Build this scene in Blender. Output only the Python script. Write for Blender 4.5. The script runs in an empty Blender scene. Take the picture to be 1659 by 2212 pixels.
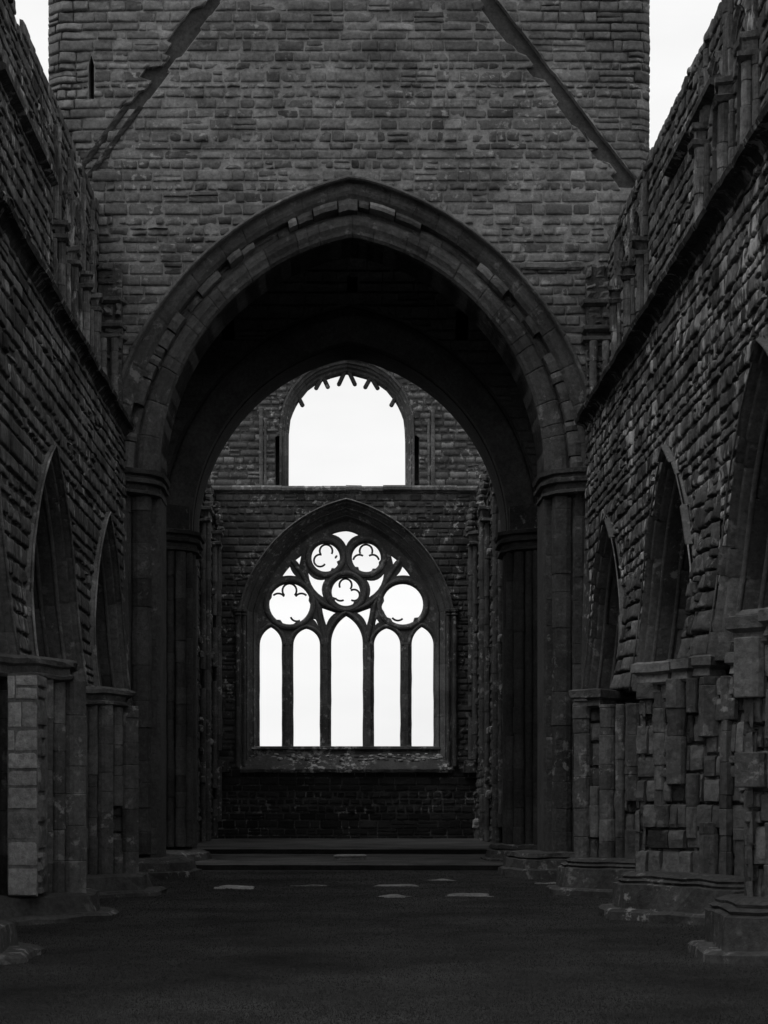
import bpy, math, random
import numpy as np
from mathutils import Vector, noise
from mathutils.geometry import tessellate_polygon
R_ = math.radians
rnd = random.Random(7)
scene = bpy.context.scene
COL = scene.collection

# ------------------------------------------------------------ camera, sky, sun
EYE = 1.45; FPX = 3700.0; VX = 742.0; VY = 1735.0       # focal length and vanishing point, for a 1659 x 2212 frame
cam_d = bpy.data.cameras.new("camera"); cam = bpy.data.objects.new("camera", cam_d); COL.objects.link(cam)
cam.location = (0, 0, EYE); cam.rotation_euler = (R_(90), 0, 0)
cam_d.sensor_fit = 'VERTICAL'; cam_d.sensor_height = 36; cam_d.sensor_width = 27
cam_d.lens = FPX / 2212 * 36
cam_d.shift_x = (829.5 - VX) / 2212; cam_d.shift_y = (VY - 1106) / 2212
cam_d.clip_start = .1; cam_d.clip_end = 2000
scene.camera = cam

world = bpy.data.worlds.new("World"); scene.world = world; world.use_nodes = True
SUN_EL, SUN_AZ = 60, 232          # behind the camera, a little to the left
wn = world.node_tree; wn.nodes.clear()
w_out = wn.nodes.new('ShaderNodeOutputWorld'); w_bg = wn.nodes.new('ShaderNodeBackground')
w_sky = wn.nodes.new('ShaderNodeTexSky'); w_sky.sky_type = 'NISHITA'; w_sky.sun_disc = False
w_sky.sun_elevation = R_(SUN_EL); w_sky.sun_rotation = R_(SUN_AZ)
w_bw = wn.nodes.new('ShaderNodeRGBToBW'); wn.links.new(w_sky.outputs[0], w_bw.inputs[0])
w_tc = wn.nodes.new('ShaderNodeTexCoord')
w_nz = wn.nodes.new('ShaderNodeTexNoise'); w_nz.inputs['Scale'].default_value = 4; w_nz.inputs['Detail'].default_value = 5
w_mp = wn.nodes.new('ShaderNodeMapping'); w_mp.inputs['Scale'].default_value = (1, 1, 3)
wn.links.new(w_tc.outputs['Generated'], w_mp.inputs[0]); wn.links.new(w_mp.outputs[0], w_nz.inputs[0])
w_mr = wn.nodes.new('ShaderNodeMapRange'); w_mr.inputs['From Min'].default_value = .3; w_mr.inputs['From Max'].default_value = .7
w_mr.inputs['To Min'].default_value = 7.9; w_mr.inputs['To Max'].default_value = 9.4
wn.links.new(w_nz.outputs[0], w_mr.inputs[0])
w_mx = wn.nodes.new('ShaderNodeMix'); w_mx.data_type = 'FLOAT'; w_mx.inputs[0].default_value = .88
wn.links.new(w_bw.outputs[0], w_mx.inputs[2]); wn.links.new(w_mr.outputs[0], w_mx.inputs[3])
wn.links.new(w_mx.outputs[0], w_bg.inputs[0]); w_bg.inputs[1].default_value = 0.115
wn.links.new(w_bg.outputs[0], w_out.inputs[0])

sun_d = bpy.data.lights.new("sun", 'SUN'); sun_d.energy = 0.85; sun_d.angle = R_(28); sun_d.color = (1, 1, 1)
sun = bpy.data.objects.new("sun", sun_d); COL.objects.link(sun)
_el, _az = R_(SUN_EL), R_(SUN_AZ)
sd = Vector((math.sin(_az)*math.cos(_el), math.cos(_az)*math.cos(_el), math.sin(_el)))   # towards the sun
sun.rotation_euler = sd.to_track_quat('Z', 'Y').to_euler(); sun.location = (0, -10, 40)

scene.view_settings.view_transform = 'Standard'; scene.view_settings.look = 'None'
scene.view_settings.exposure = 0; scene.view_settings.gamma = 1
scene.cycles.max_bounces = 8; scene.cycles.diffuse_bounces = 7

# ------------------------------------------------------------ materials (all greys: a monochrome place)
def stone_mat(name, gain=1.0, fixed=None, lichen=.25, pale=.3, bump=.5, streak=False, blotch=(.62, 1.3), rough=.92):
    m = bpy.data.materials.new(name); m.use_nodes = True; nt = m.node_tree; N = nt.nodes; L = nt.links
    b = N['Principled BSDF']; b.inputs['Roughness'].default_value = rough; b.inputs['Specular IOR Level'].default_value = .15
    tc = N.new('ShaderNodeTexCoord'); 
    def nz(scale, detail=6, rgh=.6, mp=None):
        n = N.new('ShaderNodeTexNoise'); n.inputs['Scale'].default_value = scale; n.inputs['Detail'].default_value = detail
        n.inputs['Roughness'].default_value = rgh
        if mp:
            q = N.new('ShaderNodeMapping'); q.inputs['Scale'].default_value = mp
            L.new(tc.outputs['Object'], q.inputs[0]); L.new(q.outputs[0], n.inputs[0])
        else: L.new(tc.outputs['Object'], n.inputs[0])
        return n.outputs[0]
    def rng(x, a, b_, c, d):
        r = N.new('ShaderNodeMapRange'); r.inputs[1].default_value = a; r.inputs[2].default_value = b_
        r.inputs[3].default_value = c; r.inputs[4].default_value = d; L.new(x, r.inputs[0]); return r.outputs[0]
    def mul(x, y):
        q = N.new('ShaderNodeMath'); q.operation = 'MULTIPLY'
        L.new(x, q.inputs[0])
        if isinstance(y, float): q.inputs[1].default_value = y
        else: L.new(y, q.inputs[1])
        return q.outputs[0]
    if fixed is None:
        at = N.new('ShaderNodeAttribute'); at.attribute_name = 'tone'; base = mul(at.outputs['Fac'], float(gain))
    else:
        v = N.new('ShaderNodeValue'); v.outputs[0].default_value = fixed; base = v.outputs[0]
    base = mul(base, rng(nz(1.1, 5), .3, .7, blotch[0], blotch[1]))
    base = mul(base, rng(nz(14, 8, .75), .3, .7, .55, 1.45))
    if streak: base = mul(base, rng(nz(4.0, 6, .7, (1, 1, .22)), .36, .64, .5, 1.55))
    li = rng(nz(5.0, 9, .68, (1, 1, .33) if streak else None), .60 - .10*lichen, .67 - .10*lichen, 0, 1)
    li = mul(li, rng(nz(.7, 3), .42, .62, 0, 1)); li = mul(li, float(min(1, lichen*2)))
    mx = N.new('ShaderNodeMix'); mx.data_type = 'FLOAT'; L.new(li, mx.inputs[0]); L.new(base, mx.inputs[2]); mx.inputs[3].default_value = pale
    L.new(mx.outputs[0], b.inputs['Base Color'])
    bp = N.new('ShaderNodeBump'); bp.inputs['Strength'].default_value = bump; bp.inputs['Distance'].default_value = .04
    L.new(nz(11, 10, .72), bp.inputs['Height']); L.new(bp.outputs[0], b.inputs['Normal'])
    return m
M = {}
M['tower']  = stone_mat('tower_sandstone', lichen=.5, pale=.24, blotch=(.58, 1.3))
M['mortar'] = stone_mat('pale_lime_mortar', fixed=.18, lichen=.1, blotch=(.5, 1.3))
M['nave']   = stone_mat('nave_sandstone', lichen=.6, pale=.36, streak=True, bump=.9)
M['rubble'] = stone_mat('streaked_rubble', lichen=1.05, pale=.5, streak=True, bump=1.0)
M['nmortar']= stone_mat('weathered_mortar', fixed=.06, lichen=.6, pale=.3)
M['smooth'] = stone_mat('dressed_sandstone', lichen=.4, pale=.22, bump=.9)
M['pier']   = stone_mat('pier_sandstone', lichen=.42, pale=.28, bump=.8)
M['dark']   = stone_mat('dark_and_shade_stone', lichen=.1, pale=.12)  # tower-inside parts get lowered tones that stand in for shade
M['east']   = stone_mat('presbytery_stone', lichen=.5, pale=.34)
M['sill']   = stone_mat('lichened_sill_stone', lichen=.9, pale=.38)
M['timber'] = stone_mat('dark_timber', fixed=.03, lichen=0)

def ground_mat(gain=1.0):
    m = bpy.data.materials.new('mown_turf'); m.use_nodes = True; nt = m.node_tree; N = nt.nodes; L = nt.links
    b = N['Principled BSDF']; b.inputs['Roughness'].default_value = 1; b.inputs['Specular IOR Level'].default_value = .05
    tc = N.new('ShaderNodeTexCoord')
    def nz(s, d, mp=(1, 1, 1)):
        q = N.new('ShaderNodeMapping'); q.inputs['Scale'].default_value = mp; L.new(tc.outputs['Object'], q.inputs[0])
        n = N.new('ShaderNodeTexNoise'); n.inputs['Scale'].default_value = s; n.inputs['Detail'].default_value = d; n.inputs['Roughness'].default_value = .65
        L.new(q.outputs[0], n.inputs[0]); return n.outputs[0]
    def rng(x, c, d):
        r = N.new('ShaderNodeMapRange'); r.inputs[1].default_value = .3; r.inputs[2].default_value = .7
        r.inputs[3].default_value = c; r.inputs[4].default_value = d; L.new(x, r.inputs[0]); return r.outputs[0]
    def mul(x, y):
        q = N.new('ShaderNodeMath'); q.operation = 'MULTIPLY'; L.new(x, q.inputs[0]); L.new(y, q.inputs[1]); return q.outputs[0]
    v = mul(rng(nz(.55, 7), .016*gain, .054*gain), rng(nz(22, 6), .55, 1.45))
    L.new(v, b.inputs['Base Color'])
    bp = N.new('ShaderNodeBump'); bp.inputs['Strength'].default_value = .8; bp.inputs['Distance'].default_value = .03
    L.new(nz(45, 5), bp.inputs['Height']); L.new(bp.outputs[0], b.inputs['Normal'])
    return m
M['turf'] = ground_mat()
M['brightened_turf'] = ground_mat(1.9)  # paler turf copy for the terraces, making up for light missing there
def flat_mat(name, v):
    m = bpy.data.materials.new(name); m.use_nodes = True; b = m.node_tree.nodes['Principled BSDF']
    b.inputs['Roughness'].default_value = .8; b.inputs['Specular IOR Level'].default_value = .1
    N = m.node_tree.nodes; at = N.new('ShaderNodeAttribute'); at.attribute_name = 'tone'
    q = N.new('ShaderNodeMath'); q.operation = 'MULTIPLY'; q.inputs[1].default_value = v
    m.node_tree.links.new(at.outputs['Fac'], q.inputs[0]); m.node_tree.links.new(q.outputs[0], b.inputs['Base Color'])
    return m
M['blade'] = flat_mat('grass_blade', 1.0)

# ------------------------------------------------------------ mesh builder and object helpers
class MB:
    def __init__(s): s.v = []; s.f = []; s.t = []; s.m = []
    def add(s, verts, faces, tone=.11, mi=0):
        o = len(s.v); s.v.extend(verts)
        if isinstance(tone, (int, float)): s.t.extend([tone]*len(verts))
        else: s.t.extend(tone)
        for f in faces: s.f.append(tuple(i + o for i in f)); s.m.append(mi)
    def build(s, name, mats, parent=None, smooth=False):
        me = bpy.data.meshes.new(name); me.from_pydata([tuple(v) for v in s.v], [], s.f)
        if not isinstance(mats, (list, tuple)): mats = [mats]
        for m in mats: me.materials.append(m)
        if s.f:
            me.polygons.foreach_set('material_index', s.m)
            if smooth: me.polygons.foreach_set('use_smooth', [True]*len(s.f))
        a = me.attributes.new('tone', 'FLOAT', 'POINT'); a.data.foreach_set('value', s.t)
        me.update()
        o = bpy.data.objects.new(name, me); COL.objects.link(o)
        if parent is not None:
            o.parent = parent
            o.matrix_parent_inverse = parent.matrix_basis.inverted()
        return o
def thing(name, loc, label, cat, group=None):
    o = bpy.data.objects.new(name, None); COL.objects.link(o); o.location = loc; o.empty_display_size = .3
    o['label'] = label; o['category'] = cat
    if group: o['group'] = group
    return o
def tag(o, label, cat, group=None, kind=None):
    o['label'] = label; o['category'] = cat
    if group: o['group'] = group
    if kind: o['kind'] = kind
    return o
def jit(a): return rnd.uniform(-a, a)
def lerp(a, b, t): return a + (b - a)*t
def pmap(x0, y0, x1, y1, flip=1):
    """plane through two ground points; w is measured out of the wall to the right of p0->p1 (flip=-1: left)"""
    L = math.hypot(x1-x0, y1-y0); dx, dy = (x1-x0)/L, (y1-y0)/L; nx, ny = dy*flip, -dx*flip
    return lambda u, z, w: (x0 + dx*u + nx*w, y0 + dy*u + ny*w, z)

# ------------------------------------------------------------ masonry
def arch_path(uc, zs, a, h, n=14, base=None, cz=0.0, R=None, cx=None):
    """pointed arch, left spring to apex to right spring; optional straight jambs down to base"""
    if R is None: R = (a*a + h*h)/(2*a); cx = R - a; cz = 0
    t0 = math.atan2(-cz, -math.sqrt(max(1e-9, R*R - cz*cz)))  # angle at z = zs
    zt = cz + math.sqrt(R*R - cx*cx)
    t1 = math.atan2(zt - cz, -cx)
    if t0 < 0: t0 += 2*math.pi
    left = []
    for i in range(n+1):
        t = lerp(t0, t1, i/n); left.append((uc + cx + R*math.cos(t), zs + cz + R*math.sin(t)))
    left[-1] = (uc, left[-1][1])
    right = [(2*uc - u, z) for u, z in reversed(left[:-1])]
    p = left + right
    if base is not None:
        nb = 6
        lo = [(p[0][0], lerp(base, p[0][1], i/nb)) for i in range(nb)]
        p = lo + p + [(2*uc - u, z) for u, z in reversed(lo)]
    return p
class Opening:
    def __init__(s, poly, uc=None):
        s.poly = poly; zs = [p[1] for p in poly]; s.z0, s.z1 = min(zs), max(zs)
        top = max(poly, key=lambda p: p[1]); s.uc = uc if uc is not None else top[0]
        s.zg = np.linspace(s.z0 + 1e-4, s.z1 - 1e-4, 80); lo = []; hi = []
        n = len(poly)
        for z in s.zg:
            xs = []
            for i in range(n):
                (ua, za), (ub, zb) = poly[i], poly[(i+1) % n]
                if (za - z)*(zb - z) <= 0 and za != zb: xs.append(ua + (ub-ua)*(z-za)/(zb-za))
            lo.append(min(xs) if xs else s.uc); hi.append(max(xs) if xs else s.uc)
        s.lo, s.hi = np.array(lo), np.array(hi)
    def left(s, z):  return float(np.interp(z, s.zg, s.lo)) if s.z0 <= z <= s.z1 else s.uc
    def right(s, z): return float(np.interp(z, s.zg, s.hi)) if s.z0 <= z <= s.z1 else s.uc

def block(mb, mf, lf, rf, b0, b1, za, zb, w0, relief, tone, depth=.05, nu=6, nv=5, rough=1.0, gap=.008, full=.010):
    """one weathered stone: a pillowed face with worn edges, its sides running back to the bed"""
    us = [0, .03, .12, .36, .64, .88, .97, 1.0] if nu == 6 else [0, .05, .3, .7, .95, 1.0]
    vs = [0, .06, .20, .5, .80, .94, 1.0] if nv == 5 else [0, .1, .5, .9, 1.0]
    g = gap*rnd.uniform(.5, 1.6); gz = gap*rnd.uniform(.3, 1.4)
    ja, jb, jc, jd = (rnd.uniform(0, .016)*rough for _ in range(4))
    tl, tr = jit(.012)*rough, jit(.012)*rough
    sx, sy = rnd.uniform(-50, 50), rnd.uniform(-50, 50)
    tiltz = jit(.35)*relief; tiltu = jit(.35)*relief
    V = []; ok = False; T = []
    for j, v in enumerate(vs):
        for i, s in enumerate(us):
            z = lerp(za + gz*1.8 + lerp(ja, jb, s)*.6, zb - gz - lerp(jc, jd, s)*.6, v)
            ul = max(b0, lf(z)) + g; ur = min(b1, rf(z)) - g
            if ur < ul + .004: ur = ul = (ul + ur)/2
            else: ok = ok or (ur - ul > .05)
            u = lerp(ul + (tl*(v-.5)), ur + (tr*(v-.5)), s)
            u += noise.noise(Vector((z*11, u*3+sx, sy)))*.012*rough; z += noise.noise(Vector((u*7, z*3+sy, sx)))*.009*rough
            ei = i in (0, len(us)-1); ej = j in (0, len(vs)-1)
            if ei or ej: w = -depth
            else:
                near = (i in (1, len(us)-2)) + (j in (1, len(vs)-2))
                w = w0 + full + relief*(-.34*near) + relief*.55*(.5 - v) + tiltz*(v-.5)*2 + tiltu*(s-.5)*2
                w += noise.noise(Vector((u*5+sx, z*7+sy, sx)))*relief*1.1*rough
                w += noise.noise(Vector((u*15+sx, z*18+sy, sx)))*relief*.4*rough
            if not ei and (not ej):
                z += noise.noise(Vector((u*9+sx, 3, sy)))*.006*rough
            V.append(mf(u, z, w))
            T.append(tone)
    if not ok: return
    n = len(us); F = []
    for j in range(len(vs)-1):
        for i in range(n-1): a = j*n + i; F.append((a, a+1, a+1+n, a+n))
    mb.add(V, F, T)

def masonry(mb, mf, u0, u1, z0, z1, ops=(), ch=(.17, .30), bl=(.3, .75), relief=.03, tone=(.085, .14), topf=None,
            inside=None, pale=.06, dark=.08, rough=1.0, gap=.008, w_j=.012, nu=6, nv=5, tonef=None, edge_rag=None, round_c=True):
    breaks = sorted({z0, z1} | {o.z0 for o in ops if z0 < o.z0 < z1})
    for za_, zb_ in zip(breaks[:-1], breaks[1:]):
        zs = [za_]
        while zs[-1] < zb_ - ch[0]*.6:
            zs.append(zs[-1] + rnd.uniform(*ch))
        sc = (zb_ - za_)/(zs[-1] - za_) if len(zs) > 1 else 1
        zs = [za_ + (z - za_)*sc for z in zs]
        for za, zb in zip(zs[:-1], zs[1:]):
            cut = sorted([o for o in ops if o.z0 < zb - .01 and o.z1 > za + .01], key=lambda o: o.uc)
            spans = []; cur = (lambda z: u0), u0
            L = lambda z: u0
            for o in cut:
                spans.append((L, o.left)); L = o.right
            spans.append((L, lambda z: u1))
            small = rnd.random() < .32; lens = (bl[0]*.7, bl[1]*.6) if small else bl
            if small and round_c: gp, rl, rg_ = gap*2.6, relief*1.7, rough*1.2
            else: gp, rl, rg_ = gap, relief, rough
            for lf, rf in spans:
                zz = [lerp(za, zb, t) for t in (.02, .5, .98)]
                a = min(lf(z) for z in zz); b = max(rf(z) for z in zz)
                if edge_rag and len(cut) == 0: a += rnd.uniform(0, edge_rag); b -= rnd.uniform(0, edge_rag)
                x = a - (rnd.uniform(0, lens[0]) if a <= u0 + 1e-6 and not edge_rag else 0)
                while x < b - .02:
                    nx = x + rnd.uniform(*lens)*(1 if rnd.random() > .2 else .6)
                    if b - nx < lens[0]*.5: nx = b
                    c = (max(x, a) + nx)/2; zc = (za+zb)/2
                    if not ((topf and zc > topf(c)) or (inside and not inside(c, zc))):
                        t = rnd.uniform(*tone); q = rnd.random()
                        if q < pale: t *= rnd.uniform(1.25, 1.65)
                        elif q > 1 - dark: t *= rnd.uniform(.5, .75)
                        if tonef: t *= tonef(c, zc)
                        aa = max(x, u0)
                        if rnd.random() < .10 and (zb - za) > .2:      # a stone split in two thin courses
                            zm = lerp(za, zb, rnd.uniform(.4, .6))
                            block(mb, mf, lf, rf, aa, nx, za, zm, jit(w_j), rl, t, nu=nu, nv=nv, rough=rg_, gap=gp)
                            block(mb, mf, lf, rf, aa, nx, zm, zb, jit(w_j), rl, t*rnd.uniform(.8, 1.2), nu=nu, nv=nv, rough=rg_, gap=gp)
                        else:
                            block(mb, mf, lf, rf, aa, nx, za, zb, jit(w_j), rl, t, nu=nu, nv=nv, rough=rg_, gap=gp)
                    x = nx

def area(p): return .5*sum(p[i][0]*p[(i+1) % len(p)][1] - p[(i+1) % len(p)][0]*p[i][1] for i in range(len(p)))
def plate(mb, mf, outer, holes, w0, w1, tone=.1, mi=0, chamfer=0.0, chd=.1):
    """solid slab with holes; chamfer widens each hole on the front face"""
    def off(p, d):
        s = 1 if area(p) > 0 else -1; n = len(p); q = []
        for i in range(n):
            a, b, c = p[i-1], p[i], p[(i+1) % n]
            e1 = (b[0]-a[0], b[1]-a[1]); e2 = (c[0]-b[0], c[1]-b[1])
            l1 = math.hypot(*e1) or 1; l2 = math.hypot(*e2) or 1
            n1 = (e1[1]/l1*s, -e1[0]/l1*s); n2 = (e2[1]/l2*s, -e2[0]/l2*s)
            m = (n1[0]+n2[0], n1[1]+n2[1]); k = m[0]*m[0] + m[1]*m[1]
            k = 2/k if k > .5 else 2/.5
            q.append((b[0] + m[0]*d*k, b[1] + m[1]*d*k))
        return q
    fh = [off(h, chamfer) if chamfer else h for h in holes]
    for loops, w in (([outer] + fh, w0), ([outer] + (fh if chamfer else holes), w1)):
        pts = [p for l in loops for p in l]
        tris = tessellate_polygon([[Vector((p[0], p[1], 0)) for p in l] for l in loops])
        mb.add([mf(p[0], p[1], w) for p in pts], [tuple(t) for t in tris], tone, mi)
    def side(l, wa, l2, wb):
        n = len(l); V = [mf(p[0], p[1], wa) for p in l] + [mf(p[0], p[1], wb) for p in l2]
        mb.add(V, [(i, (i+1) % n, n + (i+1) % n, n + i) for i in range(n)], tone, mi)
    side(outer, w0, outer, w1)
    for h, f in zip(holes, fh):
        if chamfer:
            side(f, w0, h, w0 - chd); side(h, w0 - chd, h, w1 + chd); side(h, w1 + chd, f, w1)
        else: side(h, w0, h, w1)

def sweep(mb, mf, P, Q, prof, seg=2, tone=(.09, .13), jw=.006, groove=.012, miss=None):
    """voussoir ring: profile points (t between path P and path Q, w) carried along both paths, with open joints"""
    n = len(P); i = 0
    while i < n - 1:
        k = min(seg if isinstance(seg, int) else rnd.randint(*seg), n-1-i)
        rows = [(i, groove), (i + .04*k, 0)] + [(i + k*q, 0) for q in (.33, .67)] + [(i + .96*k, 0), (i + k, groove)]
        t = rnd.uniform(*tone); dw = jit(jw); V = []
        for r, g in rows:
            a = min(int(r), n-2); fr = r - a
            p = (lerp(P[a][0], P[a+1][0], fr), lerp(P[a][1], P[a+1][1], fr))
            q = (lerp(Q[a][0], Q[a+1][0], fr), lerp(Q[a][1], Q[a+1][1], fr))
            for (tt, w) in prof:
                V.append(mf(lerp(p[0], q[0], tt), lerp(p[1], q[1], tt), w + dw - g))
        m = len(prof)
        F = [(a*m + b, a*m + b + 1, (a+1)*m + b + 1, (a+1)*m + b) for a in range(len(rows)-1) for b in range(m-1)]
        if not (miss and miss(i, n)): mb.add(V, F, t)
        i += k

def shaft(mb, x, y, r, z0, z1, tone=(.08, .13), dh=(.28, .5), n=12, broken=0.0, jr=.006, keel=None):
    z = z0
    while z < z1 - .02:
        h = min(rnd.uniform(*dh), z1 - z)
        if z1 - z - h < .1: h = z1 - z
        t = rnd.uniform(*tone); rr = r + jit(jr); ox, oy = jit(jr*.7), jit(jr*.7)
        if rnd.random() >= broken:
            V = []; rows = [(0, -.009), (.010/h, 0), (.5, jit(.003)), (1 - .010/h, 0), (1, -.009)]
            for q, dr in rows:
                for k in range(n):
                    a = 2*math.pi*k/n
                    e = rr + dr + (noise.noise(Vector((x*7+math.cos(a), y*7+math.sin(a), (z+q*h)*5)))*jr*1.5)
                    if keel is not None:
                        dd = abs(((a - keel + math.pi) % (2*math.pi)) - math.pi)
                        e += max(0, .35 - dd)*.12
                    V.append((x + ox + e*math.cos(a), y + oy + e*math.sin(a), z + q*h))
            F = [(j*n + k, j*n + (k+1) % n, (j+1)*n + (k+1) % n, (j+1)*n + k) for j in range(len(rows)-1) for k in range(n)]
            F += [tuple(range(n))[::-1], tuple((len(rows)-1)*n + k for k in range(n))]
            mb.add(V, F, t)
        z += h
def prism(mb, foot, levels, tone=.1, rag=.0, cap=True, sub=1):
    """stacked footprint: levels are (z, outward offset)"""
    if sub > 1:
        f2 = []
        for i in range(len(foot)):
            a, b = foot[i], foot[(i+1) % len(foot)]
            f2 += [(lerp(a[0], b[0], k/sub), lerp(a[1], b[1], k/sub)) for k in range(sub)]
        foot = f2
    n = len(foot); s = 1 if area(foot) > 0 else -1; nr = []
    for i in range(n):
        a, b, c = foot[i-1], foot[i], foot[(i+1) % n]
        e1 = (b[0]-a[0], b[1]-a[1]); e2 = (c[0]-b[0], c[1]-b[1]); l1 = math.hypot(*e1); l2 = math.hypot(*e2)
        m = (e1[1]/l1 + e2[1]/l2, -e1[0]/l1 - e2[0]/l2); k = m[0]**2 + m[1]**2; k = (2/k if k > .6 else 3)*s
        nr.append((m[0]*k, m[1]*k))
    V = []
    for z, o in levels:
        for i in range(n):
            q = o + (noise.noise(Vector((foot[i][0]*4, foot[i][1]*4, z*6)))*rag if rag else 0)
            V.append((foot[i][0] + nr[i][0]*q, foot[i][1] + nr[i][1]*q, z + (noise.noise(Vector((foot[i][0]*3, foot[i][1]*3, z*2+9)))*rag*.5 if rag else 0)))
    F = [(j*n + i, j*n + (i+1) % n, (j+1)*n + (i+1) % n, (j+1)*n + i) for j in range(len(levels)-1) for i in range(n)]
    if cap: F += [tuple(range(n))[::-1], tuple((len(levels)-1)*n + i for i in range(n))]
    mb.add(V, F, tone)
def rock(mb, c, s, tone, seed=None):
    """lump of broken stone, roughly boxy"""
    sd = rnd.uniform(-99, 99); n = 8; rows = [(-1, .55), (-.75, .95), (0, 1.05), (.7, .9), (1, .5)]; V = []
    rot = rnd.uniform(0, 1.5)
    for z, r in rows:
        for k in range(n):
            a = 2*math.pi*k/n; ca, sa = math.cos(a), math.sin(a); e = (abs(ca)**4 + abs(sa)**4)**-.25*r
            e *= 1 + noise.noise(Vector((ca+sd, sa, z)))*.35
            X, Y = e*ca, e*sa; X, Y = X*math.cos(rot) - Y*math.sin(rot), X*math.sin(rot) + Y*math.cos(rot)
            V.append((c[0] + X*s[0]*.5, c[1] + Y*s[1]*.5, c[2] + z*s[2]*.5*(1 + noise.noise(Vector((ca*2, sa*2, sd)))*.25)))
    F = [(j*n + k, j*n + (k+1) % n, (j+1)*n + (k+1) % n, (j+1)*n + k) for j in range(4) for k in range(n)]
    F += [tuple(range(n))[::-1], tuple(4*n + k for k in range(n))]
    mb.add(V, F, tone)
def tube(mb, pts, r, n=8, tone=.1, closed=False):
    m = len(pts); V = []
    for i, p in enumerate(pts):
        a = Vector(pts[(i-1) % m] if (closed or i) else p); b = Vector(pts[(i+1) % m] if (closed or i < m-1) else p)
        d = (b - a).normalized(); up = Vector((0, 1, 0)); s = d.cross(up).normalized(); q = s.cross(d)
        for k in range(n):
            t = 2*math.pi*k/n; V.append(tuple(Vector(p) + s*(r*math.cos(t)) + q*(r*math.sin(t))))
    F = [((j % m)*n + k, (j % m)*n + (k+1) % n, ((j+1) % m)*n + (k+1) % n, ((j+1) % m)*n + k) for j in range(m if closed else m-1) for k in range(n)]
    if not closed: F += [tuple(range(n)), tuple((m-1)*n + k for k in range(n))]
    mb.add(V, F, tone)
def box(mb, x0, x1, y0, y1, z0, z1, tone=.1, mi=0):
    V = [(x, y, z) for z in (z0, z1) for y in (y0, y1) for x in (x0, x1)]
    mb.add(V, [(0, 2, 3, 1), (4, 5, 7, 6), (0, 1, 5, 4), (2, 6, 7, 3), (0, 4, 6, 2), (1, 3, 7, 5)], tone, mi)

# ------------------------------------------------------------ ground
mb = MB()
gx = np.concatenate([[-300, -60, -12], np.arange(-6, 6.6, .3), [12, 60, 300]]); gy = np.concatenate([[-60, -5], np.arange(6, 37.2, .3), [60, 120, 400]])
V = [(x, y, (noise.noise(Vector((x*.5, y*.5, 0)))*.02 + noise.noise(Vector((x*2, y*2, 5)))*.006) if (abs(x) < 7 and 5 < y < 36.8) else 0) for y in gy for x in gx]
nx = len(gx)
mb.add(V, [(j*nx+i, j*nx+i+1, (j+1)*nx+i+1, (j+1)*nx+i) for j in range(len(gy)-1) for i in range(nx-1)])
g = mb.build('ground', M['turf'], smooth=True); g['kind'] = 'structure'
def terrace(y0, y1, z0, z1, xl, xr):
    mb = MB(); nX = 40
    fr = [(lerp(xl, xr, i/nX), y0 + noise.noise(Vector((i*.7, y0, 0)))*.05 - (i/nX - .5)*.25) for i in range(nX+1)]
    mb.add([(x, y+.03, z0-.05) for x, y in fr] + [(x, y, z1-.02) for x, y in fr], [(i, i+1, i+nX+2, i+nX+1) for i in range(nX)], mi=1, tone=.02)  # riser tone includes the shade on the step's face
    ys = np.linspace(0, 1, 30)
    Vt = [(x, lerp(y, y1, t), z1 - (.02 if t == 0 else 0) + noise.noise(Vector((x*1.5, t*9, z1)))*.012) for t in ys for x, y in fr]
    n = nX+1
    mb.add(Vt, [(j*n+i, j*n+i+1, (j+1)*n+i+1, (j+1)*n+i) for j in range(29) for i in range(nX)], mi=0)
    o = mb.build('raised_turf_step', [M['brightened_turf'], M['dark']]); o['kind'] = 'structure'; return o
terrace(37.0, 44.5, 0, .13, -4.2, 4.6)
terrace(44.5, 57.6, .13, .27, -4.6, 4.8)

# grass blades over the part of the lawn that shows largest
def grass():
    r = np.random.default_rng(3); n = 170000
    d = 10.2 + 26.5*r.random(n)**1.7; x = (r.random(n) - .5)*1.06
    X = -3.2*0 + (x*np.minimum(.235*2*d, 9) + .02*d); ok = (X > -4.6) & (X < 5.0); d = d[ok]; X = X[ok]; n = len(X)
    patch = np.array([noise.noise(Vector((a*.9, b*.9, 2))) + .6*noise.noise(Vector((a*3.1, b*3.1, 7))) for a, b in zip(X, d)])
    h = .007 + .009*r.random(n) + .004*patch; h = np.maximum(h, .004); a = r.random(n)*6.283; w = .0035 + .0012*d/10
    z = np.array([noise.noise(Vector((p*.5, q*.5, 0)))*.02 + noise.noise(Vector((p*2, q*2, 5)))*.006 for p, q in zip(X, d)])
    le = r.normal(0, .5, n)*h; la = r.random(n)*6.283
    v = np.zeros((n, 3, 3)); v[:, 0] = np.c_[X - w*np.cos(a), d - w*np.sin(a), z - .004]; v[:, 1] = np.c_[X + w*np.cos(a), d + w*np.sin(a), z - .004]
    v[:, 2] = np.c_[X + le*np.cos(la), d + le*np.sin(la), z + h]
    me = bpy.data.meshes.new('grass'); me.from_pydata(v.reshape(-1, 3).tolist(), [], np.arange(3*n).reshape(-1, 3).tolist())
    at = me.attributes.new('tone', 'FLOAT', 'POINT'); tt = np.repeat(np.clip(.025 + .013*patch + r.normal(0, .002, n), .012, .09), 3); at.data.foreach_set('value', tt)
    me.materials.append(M['blade']); o = bpy.data.objects.new('grass', me); COL.objects.link(o)
    tag(o, 'short mown dark grass covering the floor of the roofless nave', 'grass', kind='stuff')
grass()

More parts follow.
